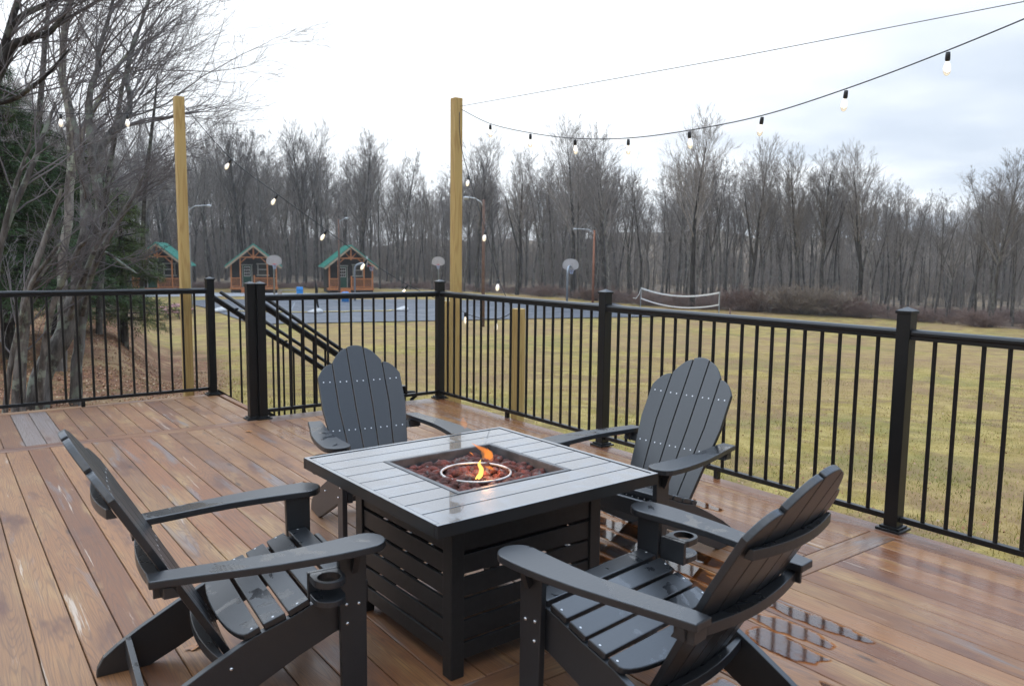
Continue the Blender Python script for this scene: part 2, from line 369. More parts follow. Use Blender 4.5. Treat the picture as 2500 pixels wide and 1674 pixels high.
def flat_poly(name, pts, dz, mat, sub=1):
    """a sheet laid over the ground, following it"""
    V = [Vector((p[0], p[1], 0)) for p in pts]; bm = bmesh.new(); bm.faces.new([bm.verts.new(v) for v in V])
    bmesh.ops.triangulate(bm, faces=bm.faces[:])
    for _ in range(sub): bmesh.ops.subdivide_edges(bm, edges=bm.edges[:], cuts=1, use_grid_fill=True)
    for v in bm.verts: v.co.z = gz(v.co.x, v.co.y) + dz
    me = bpy.data.meshes.new(name); bm.to_mesh(me); bm.free(); me.materials.append(mat)
    o = bpy.data.objects.new(name, me); COL.objects.link(o); return tag(o, kind='structure')
GZF = -2.6
def court():
    t = MT('wet_asphalt', 0.4); c = t.coord()
    n = t.noise(c, 60, 4); w = t.noise(t.mapv(c, (1, 1, 1)), 0.35, 4, 0.6, 0.8)
    wet = t.ramp(w, 0.40, 0.70)
    col = t.mix(n, (0.040, 0.047, 0.062), (0.062, 0.070, 0.088)); t.color(t.mix(t.math('MULTIPLY', wet, 0.25), col, (0.04, 0.047, 0.064)))
    t.rough(t.math('MULTIPLY_ADD', wet, -0.18, 0.55)); t.bump(n, 0.1, 0.003)
    near = [atz(u, v, GZF) for u, v in [(438, 736), (500, 752), (607, 789), (660, 792), (1063, 784), (1300, 779), (1610, 774)]]
    far = [atz(u, v, GZF) for u, v in [(1500, 741), (1250, 735), (1000, 732), (750, 732), (520, 732)]]
    flat_poly('asphalt_court', near + far, 0.05, t.m, 4)
    lt = m_simple('worn_line_paint', (0.16, 0.18, 0.21), (0.26, 0.28, 0.31), 0.6, 6)
    A = atz(700, 780, GZF); B = atz(1180, 774, GZF); Cc = atz(1000, 740, GZF); Dd = atz(720, 740, GZF)
    k = 0
    for p, q in ((A, B), (B, Cc), (Dd, Cc), (A, Dd), ((A + Dd) / 2, (B + Cc) / 2)):
        d = (q - p); d.z = 0; d.normalize(); nrm = Vector((-d.y, d.x, 0)) * 0.04; m = MB(); zz = 0.055 + k * 0.001; k += 1
        pts = [p.lerp(q, i / 12) for i in range(13)]
        vs = []; 
        for r in pts:
            for s_ in (1, -1): w_ = r + nrm * s_; vs.append((w_.x, w_.y, gz(w_.x, w_.y) + zz))
        m.add(vs, [(2 * i, 2 * i + 1, 2 * i + 3, 2 * i + 2) for i in range(12)]); tag(m.build('court_line', lt), kind='structure')
    g = m_simple('gravel_road', (0.26, 0.26, 0.27), (0.34, 0.34, 0.35), 0.8, 5, 0.1)
    P = [atz(u, v, GZF) for u, v in [(350, 726), (480, 724), (700, 724), (900, 724), (1000, 723), (1000, 719), (900, 718), (700, 716), (480, 715), (350, 716)]]
    flat_poly('road', P, 0.04, g, 4)
court()

# ------------------------------------------------------------------ deck
def wood_board(mb, a, b, z0, z1, axis, A):
    """a box board with grain attributes; axis: 0 runs along x, 1 runs along y"""
    (x0, y0), (x1, y1) = a, b; n0 = len(mb.v); e = 0.003; r = random.random(); off = random.random() * 40
    vs = []
    for z, i in ((z0, 0), (z1 - e, 0), (z1, e)):
        vs += [(x0 + i, y0 + i, z), (x1 - i, y0 + i, z), (x1 - i, y1 - i, z), (x0 + i, y1 - i, z)]
    fs = [(3, 2, 1, 0)] + [(k * 4 + j, k * 4 + (j + 1) % 4, k * 4 + 4 + (j + 1) % 4, k * 4 + 4 + j) for k in (0, 1) for j in range(4)] + [(8, 9, 10, 11)]
    mb.add(vs, fs); w = (x0 + x1) / 2 if axis == 1 else (y0 + y1) / 2
    g = 1.0 if ((b[0] - a[0]) < 0.2 and axis == 1 and ((0.52 < w < 0.80 and y0 > 6.5))) else (0.8 if random.random() < 0.05 else 0.0)
    for v in vs:
        A['gx'].append((v[0] if axis == 1 else v[1]) - w + r * 3); A['gy'].append((v[1] if axis == 1 else v[0]) + off + v[2] * 2); A['gr'].append(r); A['grey'].append(g)
def build_deck():
    random.seed(5); mb = MB(); A = dict(gx=[], gy=[], gr=[], grey=[]); P = 0.1396; gp = 0.0022
    xs = []; x = 0.525 - 60 * P
    while x < 4.10: xs.append(x); x += P
    for x in xs:
        x1 = min(x + P, 4.06)
        if x1 - x < 0.03: continue
        for y0, y1 in ((-7.0, -3.2), (-3.18, 2.0), (2.142, 6.690)):
            wood_board(mb, (x + gp, y0 + gp), (x1 - gp, y1 - gp), -0.036, 0, 1, A)
    x = 0.663 - 60 * P
    while x < 2.36:
        x1 = min(x + P, 2.36)
        if x1 - x > 0.04: wood_board(mb, (x + gp, 6.832 + gp), (x1 - gp, 8.25 - gp), -0.036, 0, 1, A)
        x += P
    wood_board(mb, (-7, 2.0 + gp), (4.06, 2.142 - gp), -0.036, 0.0, 0, A)
    wood_board(mb, (-7, 6.690 + gp), (2.36, 6.832 - gp), -0.036, 0.0, 0, A)
    wood_board(mb, (2.36 + gp, 6.690 + gp), (4.06, 6.90), -0.036, 0.0, 0, A)
    wood_board(mb, (4.06 + gp, -7), (4.205, 6.90), -0.036, 0.0, 1, A)
    wood_board(mb, (-7, 8.25 + gp), (2.36, 8.365), -0.036, 0.0, 0, A)
    wood_board(mb, (2.36 + gp, 6.90 + gp), (2.42, 8.365), -0.036, 0.0, 1, A)
    # rim joists
    for a, b, ax in (((4.165, -7), (4.203, 6.88), 1), ((2.42, 6.862), (4.165, 6.898), 0), ((2.378, 6.93), (2.415, 8.36), 1), ((-7, 8.322), (2.37, 8.36), 0)):
        wood_board(mb, a, b, -0.28, -0.037, ax, A)
    mb.o = Vector((0, 0, 0))
    me = bpy.data.meshes.new('deck'); me.from_pydata(mb.v, [], mb.f)
    for k, a in A.items(): t = me.attributes.new(k, 'FLOAT', 'POINT'); t.data.foreach_set('value', a)
    me.materials.append(DECK); o = bpy.data.objects.new('deck', me); COL.objects.link(o); tag(o, kind='structure')
    # dark under-deck skirt and support posts
    m = MB(); m.bb((-6.9, -6.9, -0.30), (4.15, 6.85, -0.045)); m.bb((-6.9, 6.86, -0.30), (2.35, 8.31, -0.045))
    tag(m.build('deck_framing', m_simple('shaded_framing', (0.05, 0.032, 0.02), (0.08, 0.05, 0.03), 0.8, 8)), kind='structure')
    for (x, y) in ((4.0, 6.7), (4.0, 4.4), (4.0, 2.0), (2.2, 8.15), (-1.5, 8.15), (4.0, -0.4)):
        g = gz(x, y); m = MB((x, y, g - 0.2)); m.bb((x - .07, y - .07, g - 0.2), (x + .07, y + .07, -0.31))
        tag(m.build('deck_support_post', STAIRW, bevel=0.004), kind='structure')
build_deck()

def puddles():
    random.seed(11)
    t = MT('rain_water'); nt = t.nt; nt.nodes.clear(); out_ = t.n('ShaderNodeOutputMaterial'); gl = t.n('ShaderNodeBsdfGlossy'); gl.inputs['Roughness'].default_value = 0.07
    tr = t.n('ShaderNodeBsdfTransparent'); tr.inputs[0].default_value = (0.86, 0.72, 0.60, 1); fr = t.n('ShaderNodeFresnel'); fr.inputs[0].default_value = 2.15; mx = t.n('ShaderNodeMixShader')
    bp = t.n('ShaderNodeBump'); bp.inputs['Strength'].default_value = 0.04; bp.inputs['Distance'].default_value = 0.004; t.l(t.noise(t.coord(), 12, 2), bp.inputs['Height']); t.l(bp.outputs[0], gl.inputs['Normal'])
    t.l(t.math('MULTIPLY', fr.outputs[0], t.ramp(t.math('ADD', t.attr('depth'), t.math('MULTIPLY_ADD', t.noise(t.coord(), 16, 4, 0.6), 2.4, -1.35)), 0.10, 0.75)), mx.inputs[0])
    t.l(t.mix(t.ramp(t.attr('depth'), 0.0, 0.4), (1, 1, 1), (0.95, 0.74, 0.52)), tr.inputs[0]); t.l(tr.outputs[0], mx.inputs[1]); t.l(gl.outputs[0], mx.inputs[2]); t.l(mx.outputs[0], out_.inputs[0])
    def blob(cx, cy, rx, ry, n=40, rough=0.3, z=0.0018):
        ph = [random.uniform(0, 6.3) for _ in range(5)]
        out = []
        for i in range(n):
            a = 2 * pi * i / n; r = 1 + rough * sum(sin((k + 2) * a + ph[k]) / (k + 1.6) for k in range(5)) + random.uniform(-0.03, 0.03)
            ca, sa = cos(a), sin(a); out.append((cx + rx * r * math.copysign(abs(ca) ** .6, ca), cy + ry * r * math.copysign(abs(sa) ** .8, sa)))
        m = MB((cx, cy, 0)); inn = [(cx + (x - cx) * .66, cy + (y - cy) * .88) for x, y in out]
        m.add([(x, y, z) for x, y in out] + [(x, y, z) for x, y in inn] + [(cx, cy, z)], [(i, (i + 1) % n, n + (i + 1) % n, n + i) for i in range(n)] + [(n + i, n + (i + 1) % n, 2 * n) for i in range(n)])
        o = m.build('puddle', t.m, smooth=False); at_ = o.data.attributes.new('depth', 'FLOAT', 'POINT'); at_.data.foreach_set('value', [0.0] * n + [1.0] * (n + 1)); return tag(o, kind='structure')
    # long pools that follow the cupped boards
    P = 0.1396
    def cell(x): return 0.525 + round((x - 0.525 - P / 2) / P) * P + P / 2
    for cx, cy, rx, ry in ((2.60, 2.66, .058, .42), (2.74, 2.52, .062, .50), (2.88, 2.60, .062, .52), (3.02, 2.76, .060, .46), (3.16, 2.95, .05, .25), (3.72, 2.98, .045, .13), (3.58, 3.02, .035, .08),
                           (2.84, 1.74, .050, .24), (2.64, 1.72, .055, .18), (2.50, 1.66, .060, .22), (2.22, 1.60, .062, .20), (2.08, 1.50, .06, .2), (2.36, 1.32, .03, .1), (2.46, 2.60, .05, .3), (1.9, 4.6, .05, .2), (3.2, 4.4, .05, .3), (1.52, 1.30, .05, .2)):
        if abs(cy - 2.07) < ry and cy < 2.07: ry = 2.0 - cy - 0.01 if cy + ry * 1.3 > 2.0 else ry
        blob(cell(cx) + random.uniform(-.01, .01), cy, rx * random.uniform(1.0, 1.35), ry * random.uniform(.8, 1.15), rough=0.2, z=0.0016 + 0.0003 * random.random())
puddles()

# ------------------------------------------------------------------ railings
def bread_loaf(mb, p, q, w=0.060, h=0.056):
    """rail with a rounded top, ridge line on its centre; p,q are centre-of-top points"""
    p = Vector(p); q = Vector(q); d = (q - p).normalized(); a = d.cross(Vector((0, 0, 1))).normalized(); b = a.cross(d)
    prof = [(-w * .42, -h), (-w * .42, -h * .62), (-w * .5, -h * .55), (-w * .5, -h * .28), (-w * .36, -h * .08), (-w * .15, 0), (w * .15, 0), (w * .36, -h * .08), (w * .5, -h * .28), (w * .5, -h * .55), (w * .42, -h * .62), (w * .42, -h)]
    n = len(prof); vs = [e + a * x + b * y for e in (p, q) for x, y in prof]
    mb.add(vs, [tuple(range(n - 1, -1, -1)), tuple(range(n, 2 * n))] + [(i, (i + 1) % n, n + (i + 1) % n, n + i) for i in range(n)])
RH = 1.108; PW = 0.074
def rail_post(root, x, y, zb=0.0, h=1.19, plate=True):
    o = root.location
    m = MB(o); m.bb((x - PW / 2, y - PW / 2, zb + 0.012), (x + PW / 2, y + PW / 2, zb + h)); p = m.build('post', BLACK, root, bevel=0.003)
    m = MB(o); w = PW / 2 + 0.006
    m.bb((x - w, y - w, zb + h), (x + w, y + w, zb + h + 0.014))
    m.add([(x - w, y - w, zb + h + .0145), (x + w, y - w, zb + h + .0145), (x + w, y + w, zb + h + .0145), (x - w, y + w, zb + h + .0145), (x, y, zb + h + .036)], [(0, 1, 4), (1, 2, 4), (2, 3, 4), (3, 0, 4)])
    m.build('post_cap', BLACK, p)
    if plate:
        m = MB(o); w = 0.067; m.bb((x - w, y - w, zb), (x + w, y + w, zb + 0.014)); w = 0.052; m.bb((x - w, y - w, zb + 0.0145), (x + w, y + w, zb + 0.026))
        m.build('base_plate', BLACK, p, bevel=0.003)
def rail_run(root, p, q, balus, feet=()):
    """p,q 2D ends (post faces); balus: list of 2D positions"""
    o = root.location; m = MB(o); bread_loaf(m, (*p, RH), (*q, RH)); m.build('top_rail', BLACK, root, smooth=False, bevel=0.002)
    m = MB(o); m.beam((*p, 0.068), (*q, 0.068), 0.034, 0.030); m.build('bottom_rail', BLACK, root, bevel=0.003)
    for b in balus:
        m = MB(o); m.tube([(b[0], b[1], 0.083), (b[0], b[1], RH - 0.056)], 0.0116, 8, cap=False); m.build('baluster', BLACK, root, smooth=True)
    for f in feet:
        m = MB(o); m.bb((f[0] - .016, f[1] - .016, 0), (f[0] + .016, f[1] + .016, 0.053)); m.build('support_foot', BLACK, root)
def build_rails():
    X = 4.184; ys = [6.849, 4.409, 2.083, -0.36, -2.8]
    root = empty('railing', (X, ys[0], 0)); tag(root, 'long black metal railing on the right, between the deck and the field', 'railing', 'black railings round the deck')
    for y in ys: rail_post(root, X, y)
    for i in range(4):
        a, b = ys[i] - PW / 2, ys[i + 1] + PW / 2
        n = 19; st = (a - b) / (n + 1)
        rail_run(root, (X, a), (X, b), [(X, a - st * (k + 1)) for k in range(n)], [(X, (a + b) / 2 + 0.04)])
    Y = 6.849; x0, x1 = 2.335, X
    root = empty('railing', (x0, Y, 0)); tag(root, 'short black railing behind the back left chair, between twin posts and corner post', 'railing', 'black railings round the deck')
    rail_post(root, x0, Y); rail_post(root, x0 - 0.0755, Y + 0.03)
    a, b = x0 + PW / 2, x1 - PW / 2; n = 14; st = (b - a) / (n + 1)
    rail_run(root, (a, Y), (b, Y), [(a + st * (k + 1), Y) for k in range(n)], [((a + b) / 2, Y)])
    Y = 8.308; root = empty('railing', (2.32, Y, 0)); tag(root, 'black railing along the far left edge of the deck, before the leaning tree', 'railing', 'black railings round the deck')
    xs = [2.316, -0.12, -2.56, -5.0]
    for x in xs: rail_post(root, x, Y)
    for i in range(3):
        a, b = xs[i] - PW / 2, xs[i + 1] + PW / 2; n = 19; st = (a - b) / (n + 1)
        rail_run(root, (a, Y), (b, Y), [(a - st * (k + 1), Y) for k in range(n)], [((a + b) / 2 + 0.02, Y)])
    # stair railings going down towards +X
    SL = -0.70
    for Ys, xa, lab, side, zt in ((6.985, 2.40, 'sloping black stair railing nearer the chairs, starting at the twin posts', 1, 1.045), (8.29, 2.36, 'sloping black stair railing on the far side of the steps, starting at the single post', -1, 1.035)):
        root = empty('stair_railing', (xa, Ys, 0)); o = root.location; tag(root, lab, 'railing', 'stair railings')
        xe = 3.78; ze = zt + SL * (xe - xa)
        m = MB(o); bread_loaf(m, (xa, Ys, zt), (xe, Ys, ze)); m.build('top_rail', BLACK, root, bevel=0.002)
        zb = -0.0; m = MB(o); m.beam((xa, Ys, zb + 0.04), (xe, Ys, zb + 0.04 + SL * (xe - xa)), 0.034, 0.03); m.build('bottom_rail', BLACK, root)
        n = 10
        for k in range(n):
            x = xa + 0.115 * (k + 1) + 0.02
            m = MB(o); m.tube([(x, Ys, 0.055 + SL * (x - xa)), (x, Ys, zt - 0.05 + SL * (x - xa))], 0.0116, 8, cap=False); m.build('baluster', BLACK, root, smooth=True)
        m = MB(o); m.bb((xe, Ys - .033, -1.2), (xe + .066, Ys + .033, ze + 0.05)); p = m.build('post', BLACK, root, bevel=0.003)
        m = MB(o); m.bb((xe - .006, Ys - .039, ze + .051), (xe + .072, Ys + .039, ze + .066)); m.build('post_cap', BLACK, p)
        yg = Ys + 0.075 * side; g0 = Vector((xa + 0.035, yg, zt + 0.035)); g1 = Vector((xe + 0.10, yg, ze - 0.02))
        m = MB(o); m.tube([g0, g1, g1 + Vector((0.12, 0, -0.01)), g1 + Vector((.14, 0, -0.05)), g1 + Vector((0.08, 0, -0.09))], 0.019, 10); m.build('grab_rail', BLACK, root, smooth=True)
        for k in range(3):
            x = xa + 0.2 + k * 0.52; m = MB(o); m.beam((x, Ys, zt - 0.03 + SL * (x - xa)), (x, yg, zt + 0.0 + SL * (x - xa)), 0.03, 0.012); m.build('rail_bracket', BLACK, root)
    st = empty('stairs', (2.42, 7.6, -1.1)); tag(st, 'wooden steps going down from the deck between two sloping railings', 'stairs')
    for k in range(5):
        x = 2.425 + 0.285 * k; z = -0.18 * (k + 1)
        m = MB(st.location); m.bb((x, 7.03, z - .036), (x + .138, 8.24, z)); m.bb((x + .142, 7.03, z - .036), (x + .28, 8.24, z)); m.build('tread', STAIRW, st, bevel=0.003)
    for y in (7.0, 8.27):
        m = MB(st.location); m.beam((2.43, y, -0.22), (3.85, y, -0.22 - 1.42 * .63), 0.035, 0.26); m.build('stringer', STAIRW, st)
build_rails()

# ------------------------------------------------------------------ tall timber posts and string lights
def timber(x, y, w, top, label, cat, grp, rz=0.0):
    g = gz(x, y); o = empty('timber_post', (x, y, g), rz); tag(o, label, cat, grp)
    m = MB(); m.bb((-w / 2, -w / 2, -0.3), (w / 2, w / 2, top - g)); m.build('shaft', PINE, o, bevel=0.006)
    return o
timber(4.40, 6.885, 0.092, 3.05, 'tall square yellow pine post just behind the corner post of the black railing', 'post', 'tall pine posts')
timber(2.125, 8.50, 0.092, 3.02, 'tall square yellow pine post behind the left railing, in front of the leftmost cabin', 'post', 'tall pine posts')
timber(4.40, 5.80, 0.092, 0.985, 'short yellow pine post behind the right railing, its top just below the top rail', 'post', 'short pine posts', 0.05)
timber(4.47, 7.15, 0.092, 0.985, 'short yellow pine post half hidden behind the black corner post', 'post', 'short pine posts')

CABLE = m_simple('black_cable', (0.012, 0.012, 0.013), (0.02, 0.02, 0.02), 0.5, 50)
def m_bulb():
    t = MT('lit_bulb_glass', 0.05, (1, 0.97, 0.92)); t.b.inputs['Emission Color'].default_value = (1.0, 0.90, 0.74, 1); t.b.inputs['Emission Strength'].default_value = 0.32
    t.b.inputs['Transmission Weight'].default_value = 0.9; t.b.inputs['IOR'].default_value = 1.2
    return t.m
BULB = m_bulb()
t_ = MT('glowing_filament', 0.5, (1, .8, .5)); t_.b.inputs['Emission Color'].default_value = (1, 0.72, 0.38, 1); t_.b.inputs['Emission Strength'].default_value = 6; FIL = t_.m
def add_bulb(root, p, tilt=(0, 0)):
    q = Matrix.Rotation(tilt[0], 3, 'X') @ Matrix.Rotation(tilt[1], 3, 'Y'); o = root.location
    m = MB(o); m.lathe([(0.001, .018), (0.011, .016), (0.0125, 0), (0.013, -.022), (0.010, -.030), (0.001, -.031)], p, 12, q); s = m.build('socket', CABLE, root, smooth=True)
    m = MB(o); m.lathe([(0.009, -.030), (0.011, -.038), (0.016, -.050), (0.0205, -.066), (0.0195, -.082), (0.014, -.096), (0.006, -.103), (0.0005, -.1045)], p, 14, q); b = m.build('bulb', BULB, root, smooth=True)
    pts = [Vector(p) + q @ Vector(v) for v in ((0, 0, -.036), (.004, 0, -.052), (-.004, 0, -.064), (.004, 0, -.075), (0, 0, -.086))]
    m = MB(o); m.tube(pts, 0.0022, 5); m.build('filament', FIL, b)
def strand(label, pts, bulbs, r=0.0036, tilt=None):
    root = empty('string_lights', pts[0]); tag(root, label, 'string lights', 'string lights over the deck')
    # smooth the polyline
    P = [Vector(p) for p in pts]; out = []
    for i in range(len(P) - 1):
        p0 = P[max(i - 1, 0)]; p1 = P[i]; p2 = P[i + 1]; p3 = P[min(i + 2, len(P) - 1)]
        for k in range(8):
            t = k / 8; out.append(0.5 * ((2 * p1) + (p2 - p0) * t + (2 * p0 - 5 * p1 + 4 * p2 - p3) * t * t + (3 * p1 - p0 - 3 * p2 + p3) * t ** 3))
    out.append(P[-1]); m = MB(root.location); m.tube(out, r, 6); m.build('cable', CABLE, root, smooth=True)
    random.seed(3)
    for b in bulbs: add_bulb(root, Vector(b) - Vector((0, 0, 0.026)), tilt or (random.uniform(-.15, .15), random.uniform(-.15, .15)))
    return root
X = 4.40
s1 = [(6.285, 2.694), (5.658, 2.535), (5.05, 2.42), (4.426, 2.354), (3.819, 2.341), (3.215, 2.363), (2.638, 2.44), (2.068, 2.548), (1.46, 2.69), (0.85, 2.86), (0.25, 3.06)]
strand('long sagging string of bulbs from the corner pine post to the upper right', [(X, 6.80, 2.93)] + [(X, y, z + .03) for y, z in s1] + [(X, -0.4, 3.3)], [(X, y, z + .03) for y, z in s1])
s3 = [(2.62, 8.5, 2.457), (3.108, 8.5, 2.116), (3.671, 8.5, 1.747), (4.169, 8.5, 1.416), (4.717, 8.5, 1.109)]
def shift(p, t):   # the strand swings in from the left post's line to the short post
    x, y, z = p; k = 1 - t * 0.16; return (x * k, y * k, HC + (z - HC) * k)
s3w = [shift(p, (i + 1) / 6) for i, p in enumerate(s3)]
strand('string of bulbs dropping from the left pine post across the cabins', [(2.16, 8.44, 2.93)] + s3w + [(4.45, 7.16, 0.96)], s3w, tilt=(0.3, 0.45))
s4 = [(6.657, 2.271), (6.355, 1.725), (6.127, 1.253)]
strand('slack string of bulbs hanging steeply from the corner pine post to a short post', [(X - .02, 6.80, 2.90), (X - .03, 6.76, 2.6)] + [(X, y, z) for y, z in s4] + [(X, 5.90, 0.97)], [(X, y, z) for y, z in s4], tilt=(-0.35, 0.4))
strand('short low string with two bulbs between the two short pine posts', [(4.45, 7.1, 0.95), (4.40, 6.55, 0.86), (4.38, 6.1, 0.87), (X, 5.88, 0.95)], [(4.41, 6.72, 0.90), (4.385, 6.14, 0.88)])
strand('string of bulbs leading from the left pine post to the left picture edge', [(2.06, 8.47, 2.93), (1.641, 8.48, 2.80), (1.075, 8.48, 2.74), (0.45, 8.48, 2.76), (-0.4, 8.48, 2.9)], [(1.641, 8.48, 2.80), (1.075, 8.48, 2.74), (0.45, 8.48, 2.76)])
m = MB((X, 6.82, 2.96)); m.tube([(X, 6.82, 2.96), (X, 3.4, 2.80), (X, 1.7, 2.74), (X, -0.4, 2.72)], 0.0022, 6); tag(m.build('support_wire', CABLE, smooth=True), 'thin straight wire above the sagging bulbs, without bulbs', 'wire')

# ------------------------------------------------------------------ Adirondack chairs
def adirondack():
    root = empty('adirondack_chair'); root['category'] = 'chair'; root['group'] = 'adirondack chairs round the fire table'
    # front legs
    for s in (1, -1):
        m = MB(); y0 = 0.290 if s > 0 else -0.315
        m.prism([(0.0, 0), (0.0, 0.523), (-0.095, 0.523), (-0.085, 0)], 0.025, lambda a, b, w: (a, y0 + w, b)); lg = m.build('leg', CHAIR, root, bevel=0.003)
        yo = s * 0.3165
        for bx_, bz_ in ((-0.028, 0.33), (-0.070, 0.335), (-0.068, 0.27), (-0.045, 0.485)):
            m = MB(); A = Matrix.Rotation(-s * pi / 2, 3, 'X'); m.lathe([(0.0005, .006), (0.005, .005), (0.0065, .002), (0.0065, 0)], (bx_, yo - s * .001, bz_), 10, A); m.build('bolt', STEEL, lg, smooth=True)
    # side stringers from the front of the seat down to the rear foot
    for s in (1, -1):
        top = [(0.0, 0.375), (-0.06, 0.385), (-0.13, 0.365), (-0.24, 0.322), (-0.36, 0.285), (-0.50, 0.215), (-0.62, 0.15), (-0.70, 0.10), (-0.745, 0.065), (-0.765, 0.03), (-0.769, 0.0)]
        bot = [(-0.60, 0.0), (-0.50, 0.045), (-0.36, 0.115), (-0.22, 0.185), (-0.10, 0.235), (-0.0, 0.255)]
        m = MB(); y0 = 0.262 if s > 0 else -0.287
        m.prism(top + bot, 0.025, lambda a, b, w: (a, y0 + w, b)); st = m.build('stringer', CHAIR, root, bevel=0.003)
        m = MB(); A = Matrix.Rotation(-s * pi / 2, 3, 'X'); m.lathe([(0.0005, .006), (0.005, .005), (0.0065, .002), (0.0065, 0)], (-0.43, s * 0.2875, 0.20), 10, A); m.build('bolt', STEEL, st, smooth=True)
    # seat of separate boards following the stringers
    tp = [(0.006, 0.34), (-0.02, 0.384), (-0.06, 0.387), (-0.13, 0.367), (-0.24, 0.324), (-0.36, 0.287), (-0.44, 0.25)]
    def seat_pt(s_):
        for (a, b), (c, d) in zip(tp, tp[1:]):
            L = hypot(c - a, d - b)
            if s_ <= L: t = s_ / L; return a + (c - a) * t, b + (d - b) * t
            s_ -= L
        return tp[-1]
    m = MB(); pos = 0.0; screws = []
    m.prism([(-.262, .30), (.262, .30), (.262, .378), (-.262, .378)], .022, lambda a, b, w: (.004 + w, a, b))
    pos = 0.05
    for i in range(5):
        (xa, za) = seat_pt(pos); (xb, zb) = seat_pt(pos + 0.072); d = Vector((xb - xa, 0, zb - za)).normalized(); nrm = Vector((-d.z, 0, d.x)) * (-1)
        if nrm.z < 0: nrm = -nrm
        hw = 0.285; base = Vector((xa, 0, za)); L = (Vector((xb, 0, zb)) - base).length
        if i < 4: out = [(-hw, 0), (hw, 0), (hw, L), (-hw, L)]
        else:      # last board: its rear edge follows the curved back
            out = [(-hw, 0), (hw, 0), (hw, L * .55)] + [(hw * cos(a), L * .55 + 0.055 * sin(a)) for a in [pi * k / 14 for k in range(1, 14)]] + [(-hw, L * .55)]
        m.prism(out, 0.022, lambda a, b, w, base=base, d=d, nrm=nrm: base + Vector((0, a, 0)) + d * b + nrm * w)
        for sy in (1, -1): screws.append((base + d * (L * .5 if i < 4 else L * .3) + nrm * 0.0225 + Vector((0, sy * .272, 0)), nrm))
        pos += 0.083
    seat = m.build('seat', CHAIR, root, bevel=0.004)
    def screw(p, nrm, par, r=0.0042):
        nrm = Vector(nrm).normalized(); q = nrm.to_track_quat('Z', 'Y').to_matrix()
        k = MB(); k.lathe([(0.0003, .0007), (r * .8, .0006), (r, 0)], p, 8, q); k.build('screw', SCREW, par, smooth=True)
    for p, nn in screws: screw(p, nn, seat)
    # fan back of five boards
    T = Vector((-0.494, 0, 0.869)).normalized(); B0 = Vector((-0.395, 0, 0.165)); Nf = Vector((T.z, 0, -T.x))   # forward normal
    m = MB(); LT = ((-0.834 - B0.x) ** 2 + (0.936 - B0.z) ** 2) ** .5
    def back_pt(s_, a, w):      # a: sideways at full width; the back is cupped towards the sitter
        cup = 0.014 * (a / 0.245) ** 2
        return B0 + T * s_ + Vector((0, a, 0)) + Nf * (cup + w - 0.022)
    wt = [(-.246, -.150), (-.1485, -.051), (-.0495, .0495), (.051, .1485), (.150, .246)]
    for i, (a0, a1) in enumerate(wt):
        k0 = 0.74; c0 = (a0 + a1) / 2
        def ctop(a):
            if i == 2: return LT - 0.012 * (abs(a) / 0.05) ** 2
            if i in (1, 3): return LT - 0.016 - 0.092 * (max(0, abs(a) - .045) / 0.1035) ** 1.9
            e = (abs(a) - 0.150) / 0.096; return LT - 0.115 - 0.085 * max(0, e) ** 2.2
        n = 9; g = 0.0015
        topo = [a1 - g - (a1 - a0 - 2 * g) * j / n for j in range(n + 1)]
        # outline with taper towards the bottom: below s=0.55 the board narrows
        def wx(a, s_): f = k0 + (1 - k0) * min(1, s_ / 0.50); return a * f
        lo = [(wx(a0 + g, 0), 0), (wx(a1 - g, 0), 0)]
        hi = [(wx(a, ctop(a)), ctop(a)) for a in topo]
        mid_r = [(wx(a1 - g, 0.25), .25), (wx(a1 - g, .5), .5)]; mid_l = [(wx(a0 + g, .5), .5), (wx(a0 + g, .25), .25)]
        m.prism(lo + mid_r + hi + mid_l, 0.022, lambda a, b, w: back_pt(b, a, w))
    back = m.build('backrest', CHAIR, root, bevel=0.003)
    def s_of(x, z): return (Vector((x, 0, z)) - B0).dot(T)
    for sr, hw in ((s_of(-0.721, 0.740), 0.207), (s_of(-0.578, 0.487), 0.207), (0.06, 0.15)):
        f = 0.74 + 0.26 * min(1, sr / 0.50)
        for a0, a1 in wt:
            c = (a0 + a1) / 2 * f
            for e in (-1, 1): screw(back_pt(sr, c + e * 0.0185, 0.0222), Nf, back)
    # curved support boards behind the back
    def curved(sr, hw, width, thick, ext=0.0, drop=0.0):
        mm = MB(); n = 14; V = []
        for j in range(n + 1):
            a = -hw + 2 * hw * j / n; cup = 0.014 * (a / 0.245) ** 2 
            p = B0 + T * sr + Vector((0, a, 0)) + Nf * (cup - 0.024)
            f_ = Vector((-1, 0, 0)); bow = width + 0.016 * (1 - (a / hw) ** 2)
            V += [p, p + f_ * bow, p + f_ * bow - Vector((0, 0, thick)), p - T * (thick / T.z)]
        fs = [(3, 2, 1, 0), tuple(n * 4 + k for k in range(4))]
        for j in range(n):
            for k in range(4): fs.append((j * 4 + k, j * 4 + (k + 1) % 4, j * 4 + 4 + (k + 1) % 4, j * 4 + 4 + k))
        mm.add(V, fs); return mm
    curved(s_of(-0.721, 0.745), 0.222, 0.012, 0.030).build('back_support', CHAIR, root, bevel=0.002)
    curved(s_of(-0.59, 0.510), 0.318, 0.024, 0.034).build('back_support', CHAIR, root, bevel=0.002)
    curved(0.075, 0.262, 0.018, 0.034).build('back_support', CHAIR, root, bevel=0.002)
